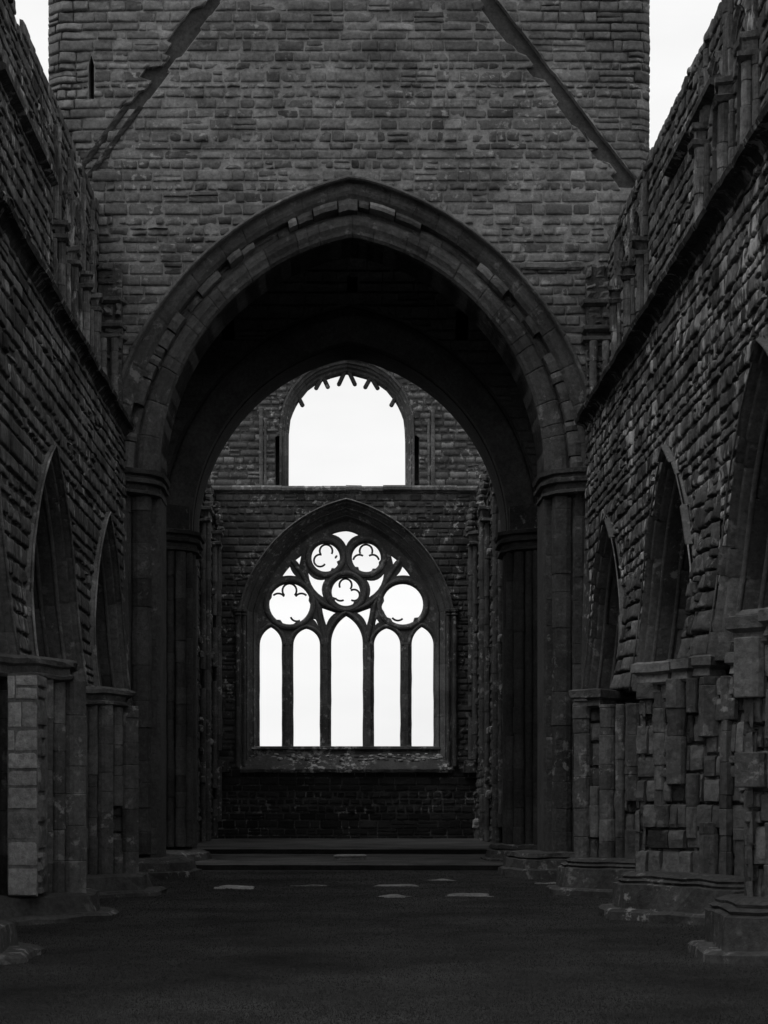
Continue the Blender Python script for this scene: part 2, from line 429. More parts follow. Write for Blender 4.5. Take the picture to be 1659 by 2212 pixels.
# ------------------------------------------------------------ crossing tower
D1 = 33.0; CX = .17; SP = 7.92; S1 = FPX/D1
def tx(X): return (X - VX)/S1
def tz(Y): return EYE + (VY - Y)/S1
TL, TR = tx(99), tx(1408)
tower = thing('crossing_tower', (CX, D1, 0), 'massive square stone tower with wide pointed arch and diagonal roof scars on its face', 'tower')
_tm = pmap(0, D1, 1, D1)
def tm(u, z, w):            # corners chamfered back
    c = max(0, (TL + .28) - u, u - (TR - .22))
    return (u, D1 - w + c*.8, z)
IN = dict(R=4.6, cx=.84, cz=.08); OUT = dict(R=6.33, cx=1.41, cz=-.54)
def mixa(t): return {k: lerp(IN[k], OUT[k], t) for k in IN}
NA = 30
P_in = arch_path(CX, SP, 0, 0, NA, **IN); P_out = arch_path(CX, SP, 0, 0, NA, **OUT)
op_face = arch_path(CX, SP, 0, 0, NA, base=None, **mixa(.93))
face_poly = [(op_face[0][0], -.1)] + op_face + [(op_face[-1][0], -.1)]
op = Opening(face_poly, CX)
slit = Opening([(tx(191), tz(213)), (tx(191), tz(140)), (tx(194), tz(128)), (tx(197), tz(118)), (tx(200), tz(128)), (tx(203), tz(140)), (tx(203), tz(213))], tx(197))
# the two roof creases, as bands running up the face: (x, z) foot, (x, z) head, half width
def dist_band(u, z, a, b):
    dx, dz = b[0]-a[0], b[1]-a[1]; L = math.hypot(dx, dz); s = ((u-a[0])*dx + (z-a[1])*dz)/L
    return ((u-a[0])*dz - (z-a[1])*dx)/L, s, L
RL = ((tx(183), tz(372)), (tx(490), tz(-40))); RR = ((tx(1372), tz(408)), (tx(1018), tz(-50)))
def in_scar(u, z):
    d, s, L = dist_band(u, z, *RR)
    if -.35 < s < L and -.24 < d < .24: return True
    d, s, L = dist_band(u, z, *RL)
    if s > 1.55 and -.17 + .1*math.sin(z*9) < d < .2: return True
    return False
def t_inside(u, z): return True
def tower_tone(u, z):
    t = 1.0 + .25*noise.noise(Vector((u*.35, z*.35, 3)))
    if abs(u - CX) < 3.2 and 14.9 < z < 15.6: t *= 1.0 + .15*noise.noise(Vector((u, z, 1)))
    return t
# courses laid by hand so that the scar runs through them: stones are split where the groove crosses
class Band:                       # an "opening" that only cuts the blocks along the crease
    def __init__(s, a, b, lo, hi, z0, z1, rag):
        s.a, s.b, s.z0, s.z1, s.rag = a, b, z0, z1, rag; s.lo_, s.hi_ = lo, hi; s.uc = None
    def mid(s, z): return s.a[0] + (s.b[0]-s.a[0])*(z - s.a[1])/(s.b[1]-s.a[1])
    def left(s, z):
        k = math.floor(z/.23); return s.mid(z) + s.lo_ + s.rag[0]*math.sin(k*k*12.9898 + k*78.233)
    def right(s, z):
        k = math.floor(z/.27+.4); return s.mid(z) + s.hi_ + s.rag[1]*math.sin(k*k*4.1 + k*39.7)
bR = Band(RR[0], RR[1], -.20, .17, RR[0][1]-.05, 18.6, (.10, .012)); bR.uc = tx(1200)
bL = Band(RL[0], RL[1], -.17, .15, tz(235), 18.6, (.15, .05)); bL.uc = tx(380)
bl1 = Band(RL[0], RL[1], -.16, -.02, RL[0][1], tz(262), (0, .0)); bl1.uc = tx(230)
bl2 = Band(RL[0], RL[1], .10, .22, RL[0][1]-.05, tz(262), (0, .0)); bl2.uc = tx(240)
mb = MB()
masonry(mb, tm, TL, TR, .0, 20.0, [op, bR, bL, slit], ch=(.115, .245), bl=(.22, .72), relief=.027, tone=(.078, .132), pale=.05, dark=.12, tonef=tower_tone, gap=.004, w_j=.017)
arch_h = [(op_face[0][0], -.2)] + op_face + [(op_face[-1][0], -.2)]
def band_poly(b, z0, z1):
    zs = np.linspace(z0, z1, 90); return [(b.left(z), z) for z in zs] + [(b.right(z), z) for z in zs[::-1]]
plate(mb, tm, [(TL+.02, -.3), (TR-.02, -.3), (TR-.02, 20), (TL+.02, 20)],
      [arch_h, slit.poly, band_poly(bR, RR[0][1]+.03, 18.6), band_poly(bL, tz(235), 18.6)], -.014, -.6, .2, 1)
wall = mb.build('west_wall', [M['tower'], M['mortar']], tower, smooth=True)
# the creases themselves: a smooth sloping fillet set back in each groove
def scar(b, z0, z1, dep, nm):
    mb = MB(); zs = np.linspace(z0, z1, 40)
    for z_a, z_b in zip(zs[:-1], zs[1:]):
        V = []
        for z in (z_a, z_b):
            l, r = b.mid(z) + b.lo_ - .2, b.mid(z) + b.hi_ + .06
            for t in (0, .3, .6, .85, 1): V.append(tm(lerp(l, r, t), z, -dep*(.25 + .75*t if nm == 'r' else 1) + .025*noise.noise(Vector((t*3, z*3, 1)))))
        mb.add(V, [(i, i+1, i+6, i+5) for i in range(4)], .042*(1+.4*noise.noise(Vector((0, z_a*2, 0)))))
    return mb.build('roof_crease', M['dark'], tower)
scar(bR, RR[0][1], 18.6, .17, 'r'); scar(bL, tz(250), 18.6, .09, 'l')
mb = MB()     # lower left: two thin drip fillets lying on the face
for off_, wd in ((-.13, .08), (.14, .07)):
    zs = np.linspace(RL[0][1]-.1, tz(232), 20)
    V = []
    for z in zs:
        m = bl1.mid(z) + off_
        for du, w in ((-wd, .0), (-wd*.5, .035 + .015*math.sin(z*23)), (wd*.6, .02), (wd, -.0)): V.append(tm(m + du, z, w + .012))
    mb.add(V, [(j*4+i, j*4+i+1, (j+1)*4+i+1, (j+1)*4+i) for j in range(len(zs)-1) for i in range(3)], .03)
mb.build('roof_crease', M['tower'], tower)
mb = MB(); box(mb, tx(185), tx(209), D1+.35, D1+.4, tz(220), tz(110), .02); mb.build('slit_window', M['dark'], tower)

# arch orders
def pth(t): return arch_path(CX, SP, 0, 0, NA, **mixa(t))
PP, QQ = pth(0), pth(1)
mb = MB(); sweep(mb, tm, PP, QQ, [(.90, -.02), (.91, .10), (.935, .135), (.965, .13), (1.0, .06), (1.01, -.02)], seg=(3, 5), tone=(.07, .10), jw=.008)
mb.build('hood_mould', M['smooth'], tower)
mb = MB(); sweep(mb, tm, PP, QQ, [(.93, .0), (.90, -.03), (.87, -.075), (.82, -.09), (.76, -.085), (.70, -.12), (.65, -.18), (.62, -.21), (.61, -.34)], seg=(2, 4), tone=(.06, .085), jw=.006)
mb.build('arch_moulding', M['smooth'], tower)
mb = MB()      # decayed middle order: stones of every depth, some gone
i = 0.0; n = len(PP) - 1
def at(path, r):
    a = max(0, min(int(r), len(path)-2)); f = r - a
    return (lerp(path[a][0], path[a+1][0], f), lerp(path[a][1], path[a+1][1], f))
while i < n:
    k = rnd.uniform(1.2, 2.4) if rnd.random() < .7 else rnd.uniform(.7, 1.1); r0, r1 = i + .025, min(n, i + k) - .025
    up = abs(i/n - .5) < .32
    gone = rnd.random() < (.30 if up else .05)
    w1 = -.40 if gone else -.20 + jit(.06 if up else .025); tb = .41; tt = .625 if not gone else .57
    if not gone and up and rnd.random() < .3: w1 += .08
    V = []; zs_ = [(r0, -.45), (r0 + .03, w1 - .02), ((r0+r1)/2, w1 + .01), (r1 - .03, w1 - .02), (r1, -.45)]
    tlo = tb + rnd.uniform(0, .12 if up else .04)
    for r, w in zs_:
        p, q = at(PP, r), at(QQ, r)
        for t, dd in ((tlo - .01, -.5), (tlo, -.03), (lerp(tlo, tt, .5), .01 + jit(.01)), (tt, -.01)):
            V.append(tm(lerp(p[0], q[0], t), lerp(p[1], q[1], t), (w + dd) if dd > -.4 else -.5))
    mb.add(V, [(a*4+b, a*4+b+1, (a+1)*4+b+1, (a+1)*4+b) for a in range(4) for b in range(3)], rnd.uniform(.075, .12)*(1.7 if (up and rnd.random() < .15 and not gone) else 1))
    i += k
sweep(mb, tm, PP, QQ, [(.62, -.30), (.61, -.44), (.38, -.47)], seg=3, tone=(.06, .08))
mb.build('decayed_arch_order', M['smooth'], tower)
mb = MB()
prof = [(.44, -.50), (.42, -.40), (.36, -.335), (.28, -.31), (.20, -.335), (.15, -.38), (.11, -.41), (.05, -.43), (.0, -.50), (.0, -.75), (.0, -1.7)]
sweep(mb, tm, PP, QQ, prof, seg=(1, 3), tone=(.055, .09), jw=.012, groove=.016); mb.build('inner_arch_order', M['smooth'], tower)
# rear of the west wall
mb = MB(); inner_h = [(PP[0][0], -.2)] + PP + [(PP[-1][0], -.2)]
plate(mb, tm, [(TL+.3, -.3), (TR-.3, -.3), (TR-.3, 20), (TL+.3, 20)], [inner_h], -.62, -1.7, .06); mb.build('wall_core', M['dark'], tower)

# responds (clustered shafts) with capitals and plinths
def respond(x_in, s, y, plinth_x, zcap=(7.42, 7.92), east=False):
    """s=-1 north (left), +1 south: shafts from the arch edge x_in outwards"""
    T = (.042, .068) if not east else (.035, .055)
    if not east: lay = [(.02, .62, .15), (.20, .33, .21), (.50, .12, .13), (.72, -.02, .13), (-.02, 1.0, .13)]
    else: lay = [(.02, .30, .10), (.20, .12, .13), (.42, .02, .10), (.62, -.08, .13), (.84, -.14, .10), (1.04, -.2, .12), (0, .62, .12), (0, .95, .10)]
    for o, dy, r in lay:
        mb = MB(); shaft(mb, x_in + s*(o + .12), y + dy + .12, r, .45, zcap[0], tone=T, dh=(.35, .7), n=14, jr=.008, keel=-math.pi/2 - s*.6 if not east else None)
        mb.build('shaft', M['smooth'] if not east else M['dark'], tower)
    fpx = [(x_in - s*.02, y + 1.5), (x_in - s*.02, y + .55), (x_in + s*.18, y + .2), (x_in + s*.5, y + .02), (x_in + s*.95, y - .1), (x_in + s*1.3, y - .1), (x_in + s*1.3, y + 1.5)]
    z0, z1 = zcap
    mb = MB(); prism(mb, fpx, [(z0, -.04), (z0+.03, .05), (z0+.08, .05), (z0+.1, -.01), (z0+.2, .0), (z0+.23, .09), (z0+.3, .10), (z0+.33, .03), (z0+.37, .03), (z0+.4, .11), (z0+.48, .13), (z0+.5, .05)], tone=.06 if not east else .04, rag=.03, sub=4)
    mb.build('capital', M['smooth'] if not east else M['dark'], tower)
    mb = MB(); core = [(x_in + s*.14, y + 1.5), (x_in + s*.14, y + .6), (x_in + s*.75, y + .15), (x_in + s*1.3, y + .15), (x_in + s*1.3, y + 1.5)]
    prism(mb, core, [(0, 0), (z1+.6, 0)], tone=T[0]); mb.build('respond_core', M['pier'], tower)
    mb = MB(); a, b = plinth_x, x_in + s*1.5
    pf = [(a, y + 1.6), (a, y + .35), (a + s*.45, y - .25), (b, y - .3), (b, y + 1.6)]
    prism(mb, pf, [(-.1, .12), (.12, .12), (.14, .03), (.3, .0), (.33, -.1), (.38, -.25)] if s < 0 else [(-.1, .12), (.16, .12), (.19, .03), (.36, .0), (.39, -.1), (.41, -.04), (.49, -.06), (.51, -.25)], tone=.055, rag=.06, sub=6)
    mb.build('plinth', M['pier'], tower)
respond(tx(334), -1, D1, -3.0); respond(tx(1186), 1, D1, 3.25)
ye = 39.8
respond(-3.42, -1, ye-.85, -3.15, (7.2, 7.7), True); respond(3.70, 1, ye-.85, 3.4, (7.2, 7.7), True)

# east arch of the tower, inner face of its east wall with three small openings
em = pmap(0, ye, 1, ye)
e_in = arch_path(.15, 7.75, 3.66, 4.42, 24); e_out = arch_path(.15, 7.75, 4.4, 5.3, 24)
def rect(u0, u1, z0, z1): return [(u0, z0), (u1, z0), (u1, z1), (u0, z1)]
s2 = FPX/ye
def ex(X): return (X-VX)/s2
def ez(Y): return EYE + (VY-Y)/s2
slots = [Opening(rect(ex(750), ex(772), ez(632), ez(598)), ex(761)), Opening(rect(ex(478), ex(506), ez(735), ez(672)), ex(492)), Opening(rect(ex(985), ex(1012), ez(735), ez(672)), ex(998))]
mb = MB()
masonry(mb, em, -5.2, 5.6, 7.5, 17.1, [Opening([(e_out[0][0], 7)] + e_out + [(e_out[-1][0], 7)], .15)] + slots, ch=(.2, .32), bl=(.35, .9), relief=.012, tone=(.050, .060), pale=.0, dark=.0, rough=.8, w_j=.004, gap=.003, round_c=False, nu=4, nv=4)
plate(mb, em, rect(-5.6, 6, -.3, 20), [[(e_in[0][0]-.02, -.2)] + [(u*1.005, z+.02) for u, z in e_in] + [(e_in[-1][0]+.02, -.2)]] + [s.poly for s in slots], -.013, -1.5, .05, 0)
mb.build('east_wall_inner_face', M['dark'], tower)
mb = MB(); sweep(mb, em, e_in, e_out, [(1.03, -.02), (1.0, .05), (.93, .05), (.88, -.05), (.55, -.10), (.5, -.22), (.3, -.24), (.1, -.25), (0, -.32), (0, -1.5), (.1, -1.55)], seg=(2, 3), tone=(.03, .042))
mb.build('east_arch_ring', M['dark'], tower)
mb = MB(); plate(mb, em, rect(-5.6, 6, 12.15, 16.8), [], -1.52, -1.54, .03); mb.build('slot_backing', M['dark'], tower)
for xs_, fl in ((-4.95, 1), (5.3, -1)):      # side walls, each with an arch open to its roofless transept
    mb = MB(); sm_ = pmap(xs_, 0, xs_, 1, fl); ar = arch_path(37.2, 7.7, 2.25, 4.3, 12)
    plate(mb, sm_, rect(D1+1.71, ye-.02, -.1, 20), [[(ar[0][0], .02)] + ar + [(ar[-1][0], .02)]], 0, -.75, .1)
    mb.build('side_wall', M['dark'], tower)
mb = MB()       # unseen floor added to filter daylight into the tower: boards with gaps laid on joists
y = D1 + 1.72
while y < ye - .3:
    w = rnd.uniform(.2, .3)
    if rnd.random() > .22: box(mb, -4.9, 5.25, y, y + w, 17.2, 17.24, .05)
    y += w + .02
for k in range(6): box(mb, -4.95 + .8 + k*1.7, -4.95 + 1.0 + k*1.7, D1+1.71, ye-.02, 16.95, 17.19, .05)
mb.build('light_filter_floor', M['timber'], tower)

for sg, lb in ((-1, 'plain outer wall of the left transept, glimpsed dimly through the dark tower space'), (1, 'plain outer wall of the right transept, glimpsed dimly through the dark tower space')):
    tw = thing('transept_wall', (sg*9.5, 40, 0), lb, 'wall'); x0, x1 = sorted((sg*5.95, sg*13)); mb = MB()
    mt = pmap(0, 39.9, 1, 39.9); masonry(mb, mt, x0, x1, 0, 10.5, ch=(.24, .36), bl=(.5, .95), relief=.03, tone=(.10, .16), nu=4, nv=4)
    box(mb, x0, x1, 39.93, 40.9, -.1, 10.4, .07); box(mb, x0, x1, 33.2, 34.2, 0, 10.4, .12)
    a_, b_ = sorted((sg*13, sg*14)); box(mb, a_, b_, 33.2, 40.9, -.1, 10.4, .07)
    mb.build('masonry', M['dark'], tw)
# broken wall-shafts standing in the angles between tower and nave walls
def angle_stub(x0, x1, zt, zb, nm):
    mb = MB(); z = zb
    m2 = pmap(0, D1-.22, 1, D1-.22)
    masonry(mb, m2, x0, x1, zb, zt, ch=(.16, .34), bl=(.22, .5), relief=.05, tone=(.06, .10), rough=1.6, w_j=.04)
    box(mb, x0+.02, x1-.02, D1-.21, D1, zb, zt-.06, .05)
    for zc in (zt - .75, zt - 1.25, zt-1.45):
        prism(mb, [(x0+.02, D1-.02), (x0+.02, D1-.25), (x1-.1, D1-.25), (x1-.02, D1-.02)], [(zc-.06, .0), (zc-.02, .08), (zc+.04, .09), (zc+.07, .0)], tone=.08, rag=.04, sub=3)
    for u in (.25, .7):
        shaft(mb, lerp(x0, x1, u), D1-.3, .075, zb, zt-1.5, tone=(.08, .14))
    mb.build('broken_wall_shaft', M['pier'], tower)
angle_stub(tx(214), tx(268), tz(572), 8.6, 'n'); angle_stub(tx(1262), tx(1322), tz(578), 8.7, 's')
mb = MB()   # weathered ledge to the right of the arch
prism(mb, [(tx(1128), D1), (tx(1135), D1-.06), (tx(1258), D1-.06), (tx(1258), D1)], [(tz(584), 0), (tz(580), .03), (tz(570), .02), (tz(566), -.03)], tone=.1, rag=.04, sub=6)
mb.build('ledge', M['tower'], tower)

# ------------------------------------------------------------ nave walls with arcade and clerestory
BAY = [30.3, 24.6, 18.95, 13.3]
def nave_wall(side):
    s = side
    xw = -4.2 if s < 0 else 4.67; xc = -4.72 if s < 0 else 5.1; zst = 8.62 if s < 0 else 8.74; ztop = 12.9 if s < 0 else 12.2
    Y0 = 10.0
    if s < 0:
        root = thing('nave_wall', (xw, 22, 0), 'left side wall of the roofless nave, coursed stone above pointed arches', 'wall')
    else:
        root = thing('nave_wall', (xw, 22, 0), 'right side wall of the roofless nave, rough streaked rubble with a ragged top', 'wall')
    m_ = pmap(xw, 0, xw, 1, 1 if s < 0 else -1)
    m = lambda u, z, w: m_(u, z, w + (.14*max(0, 1 - (z - 3.2)/1.6)**1.8 if z > 3.19 else 0))
    mc = pmap(xc, 0, xc, 1, 1 if s < 0 else -1)
    A, H = 1.66, 3.0; AO, HO = 2.16, 3.4
    ins = [arch_path(b, 3.2, A, H, 12) for b in BAY]; outs = [arch_path(b, 3.2, AO, HO, 12) for b in BAY]
    ops = [Opening([(o[0][0], 3.2)] + o + [(o[-1][0], 3.2)], b) for o, b in zip(outs, BAY)]
    rgh = 1.0 if s < 0 else 1.7
    mb = MB()
    if s < 0: masonry(mb, m, Y0, D1, 3.2, zst, ops, ch=(.17, .30), bl=(.36, .9), relief=.013, tone=(.06, .125), pale=.08, rough=.9, w_j=.009, gap=.009)
    else:
        masonry(mb, m, Y0, D1, 3.2, zst, ops, ch=(.13, .27), bl=(.2, .6), relief=.019, tone=(.045, .135), pale=.18, dark=.2, rough=1.1, w_j=.017, gap=.009, round_c=False)
    plate(mb, m, rect(Y0, D1-.01, 3.2, zst), [], -.9, -1.2, .05, 0)
    # bed behind stones, notched by arches
    bed = [(Y0, zst), (Y0, 3.2)]
    for o in sorted(outs, key=lambda o: o[0][0]):
        bed += [(o[0][0], 3.2)] + o[1:-1] + [(o[-1][0], 3.2)]
    bed += [(D1-.01, 3.2), (D1-.01, zst)]
    plate(mb, m, bed[::-1], [], -.026, -1.2, .06, 1)
    mb.build('arcade_wall', [M['nave'] if s < 0 else M['rubble'], M['nmortar']], root, smooth=True)
    for P, Q, b in zip(ins, outs, BAY):
        if b < 15: continue
        mb = MB()
        jw_ = .014 if s < 0 else .055
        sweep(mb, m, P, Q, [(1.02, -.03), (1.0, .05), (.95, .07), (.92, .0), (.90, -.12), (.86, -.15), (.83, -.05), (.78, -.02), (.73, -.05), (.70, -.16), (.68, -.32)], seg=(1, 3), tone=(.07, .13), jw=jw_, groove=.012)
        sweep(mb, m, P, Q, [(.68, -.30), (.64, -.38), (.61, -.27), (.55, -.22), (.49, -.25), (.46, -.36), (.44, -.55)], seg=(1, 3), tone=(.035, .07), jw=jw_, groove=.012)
        sweep(mb, m, P, Q, [(.44, -.52), (.38, -.62), (.34, -.50), (.27, -.45), (.2, -.48), (.14, -.62), (.08, -.66), (.04, -.58), (0, -.62), (0, -.8), (.06, -.86), (0, -.92), (0, -1.1), (.2, -1.2)], seg=(1, 3), tone=(.035, .075), jw=jw_, groove=.012)  # deeper orders toned darker to carry the shade of the recess
        # worn arris along each arch; its highlight, like the rolls', is put into tone
        E = [(lerp(p[0], q[0], .97), lerp(p[1], q[1], .97)) for p, q in zip(P, Q)]
        tube(mb, [m(u, z, .07 + .012*noise.noise(Vector((u*5, z*5, s)))) for u, z in E], .020 if s < 0 else .012, n=6, tone=[.10 + .16*max(0, noise.noise(Vector((j//6*.6, b, s)))*2) for j in range(6*len(E))])
        E = [(lerp(p[0], q[0], .56), lerp(p[1], q[1], .56)) for p, q in zip(P, Q)]
        tube(mb, [m(u, z, -.20) for u, z in E], .036, n=8, tone=.10)
        E = [(lerp(p[0], q[0], .27), lerp(p[1], q[1], .27)) for p, q in zip(P, Q)]
        tube(mb, [m(u, z, -.43) for u, z in E], .036, n=8, tone=.07)
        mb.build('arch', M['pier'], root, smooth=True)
    # clerestory
    rg = rnd.uniform(0, 9)
    def topf(u):
        t = ztop + .07*noise.noise(Vector((u*.9, s*3, 0))) + .05*noise.noise(Vector((u*3.1, s, 2)))
        if s > 0: t += .5*min(1, max(0, (23.1 - u)/.35))
        return t
    lan = []
    groups = [(30.0, (-1.35, 0, 1.35))] if s < 0 else [(30.2, (-.75, .75)), (22.6, (-.75, .75))]
    for gc, offs in groups:
        for o in offs:
            u = gc + o; lan.append(Opening([(u-.42, zst+.35), (u+.42, zst+.35)] + arch_path(u, 10.85 if s < 0 else 10.7, .42, .85 if s < 0 else .65, 7)[::-1], u))
    mb = MB()
    kw = dict(ch=(.18, .3), bl=(.36, .85), relief=.014, tone=(.055, .11), pale=.06, rough=1.0, w_j=.01) if s < 0 else dict(ch=(.15, .3), bl=(.24, .65), relief=.018, tone=(.05, .12), pale=.12, rough=1.1, w_j=.014, round_c=False)
    masonry(mb, mc, Y0, D1, zst+.02, ztop+.6, lan, topf=topf, **kw)
    us = np.linspace(Y0, D1-.01, 120)
    lanh = [o.poly for o in lan]
    plate(mb, mc, [(u, topf(u)-.12) for u in us[::-1]] + [(Y0, zst+.01), (D1-.01, zst+.01)], lanh, -.02, -.9, .05, 1)
    plate(mb, mc, [(u, topf(u)-.14) for u in us[::-1]] + [(Y0, zst+.01), (D1-.01, zst+.01)], [], -.91, -1.3, .04, 0)
    mb.build('clerestory_wall', [M['nave'], M['nmortar']], root, smooth=True)
    # string course
    mb = MB(); n = 60; ys = np.linspace(Y0, D1-.02, n); i = 0
    dpt = abs(xc - xw)
    prof = [(0.0, zst-.15), (.05, zst-.08), (.09, zst-.03), (.22 - .05*(s < 0), zst-.01), (.245 - .05*(s < 0), zst+.05), (.22 - .05*(s < 0), zst+.09), (.0, zst+.14), (-dpt, zst+.22)]
    y = Y0
    while y < D1 - .03:
        l = min(rnd.uniform(.5, 1.1), D1-.02-y); t = rnd.uniform(.03, .05); V = []; dj = jit(.02)
        for yy, g in ((y, .02), (y+.02, 0), (y+l*.5, jit(.01)), (y+l-.02, 0), (y+l, .02)):
            for w, z in prof:
                e = noise.noise(Vector((yy*3, z*5, s)))*.02
                V.append(m(yy, z + (0 if w < .03 else e*.5), (w + dj + e - g) if w > .03 else w))
        k = len(prof); mb.add(V, [(a*k+b, a*k+b+1, (a+1)*k+b+1, (a+1)*k+b) for a in range(4) for b in range(k-1)], t)
        y += l
    mb.build('string_course', M['nave'], root)
    # short upper label course
    mb = MB(); y = 23.2; ye_ = 27.0 if s < 0 else 26.6; zl = 11.45 if s < 0 else 11.25
    while y < ye_:
        l = rnd.uniform(.4, .7); t = .05
        V = [mc(yy, z, w) for yy in (y, y+l*.97) for w, z in ((0, zl-.10), (.14, zl-.05), (.15, zl+.02), (0, zl+.1))]
        mb.add(V, [(b, b+1, b+5, b+4) for b in range(3)] + [(0, 1, 2, 3), (4, 5, 6, 7)], t); y += l
    mb.build('label_course', M['nave'], root)
    # clerestory shafts with capitals, arch heads over them
    for gc, offs in groups:
        st = sorted({round(gc + o + q, 2) for o in offs for q in (-.66, .66)})
        st = [a for i, a in enumerate(st) if i == 0 or a - st[i-1] > .35]
        for a in st:
            mb = MB(); x, yy, _ = mc(a, 0, .10); tn = (.10, .2) if rnd.random() < .35 else (.055, .09)
            shaft(mb, x, yy, .082, zst+.15, 10.62, tone=tn, dh=(.3, .5), n=10, jr=.012)
            x2, y2, _ = mc(a+.22, 0, .04); shaft(mb, x2, y2, .055, zst+.15, 10.62, tone=(.06, .1), n=8)
            x3, y3, _ = mc(a-.17, 0, .03); shaft(mb, x3, y3, .05, zst+.15, 10.62, tone=(.05, .1), n=8)
            mb.build('clerestory_shaft', M['nave'], root)
            mb = MB()
            for du, rr in ((-.10, .05), (.05, .07), (.19, .045)):
                p = mc(a+du, 0, .03); shaft(mb, p[0], p[1], rr, 10.95, topf(a) - rnd.uniform(.2, .7), tone=(.05, .1), n=8, jr=.01)
            mb.build('arch_moulding', M['nave'], root)
            mb = MB(); f = [mc(a-.1, 0, 0)[:2], mc(a-.07, 0, .18)[:2], mc(a+.22, 0, .14)[:2], mc(a+.26, 0, 0)[:2]]
            prism(mb, f, [(10.6, -.03), (10.64, .04), (10.7, .05), (10.73, -.02), (10.84, .0), (10.87, .05), (10.94, .06), (10.97, -.02)], tone=.075, rag=.07, sub=4)
            mb.build('clerestory_capital', M['nave'], root)
        for o in offs:
            u = gc + o; hh = 0 if s < 0 else -.22; P = arch_path(u, 10.97+hh*.5, .42, .85+hh, 7); Q = arch_path(u, 10.97+hh*.5, .62, 1.06+hh, 7); mb = MB()
            sweep(mb, mc, P, Q, [(1.05, 0), (1, .05), (.7, .07), (.5, .02), (.35, .02), (.3, -.12), (.05, -.15), (0, -.3)], seg=(1, 2), tone=(.06, .1), jw=.02)
            mb.build('lancet_head', M['nave'], root)
    # loose rubble along the broken top
    mb = MB()
    for k in range(700 if s > 0 else 160):
        u = rnd.uniform(Y0, D1-.3); sz = rnd.uniform(.04, .14)
        x, yy, _ = mc(u, 0, -rnd.uniform(.0, .5)); rock(mb, (x, yy, topf(u) - .09 + jit(.04)), (sz, sz*1.5, sz*.9), rnd.uniform(.05, .1))
    mb.build('wall_top_rubble', M['nave'], root)
    # aisle: outer wall, roof added unseen to darken the arch openings, and the wall closing its east end
    xo = xw + s*4.6
    mb = MB()
    box(mb, min(xo, xo+s*.8), max(xo, xo+s*.8), Y0, D1, -.1, 7.4, .05)
    box(mb, min(xw+s*1.15, xo), max(xw+s*1.15, xo), Y0, D1+.2, 7.2, 7.5, .05)
    mb.build('aisle_shade_roof', M['dark'], root)
    mb = MB(); ma = pmap(0, D1-.05, 1, D1-.05); a, b = sorted((xw + s*.05, xw + s*6))
    masonry(mb, ma, a, b, 0, 7.2, ch=(.2, .34), bl=(.35, .8), relief=.03, tone=(.05, .08), nu=4, nv=4)
    plate(mb, ma, rect(a, b, -.1, 7.2), [], -.02, -.04, .05); mb.build('aisle_end_wall', M['dark'], root)
    return root
nave_wall(-1); nave_wall(1)

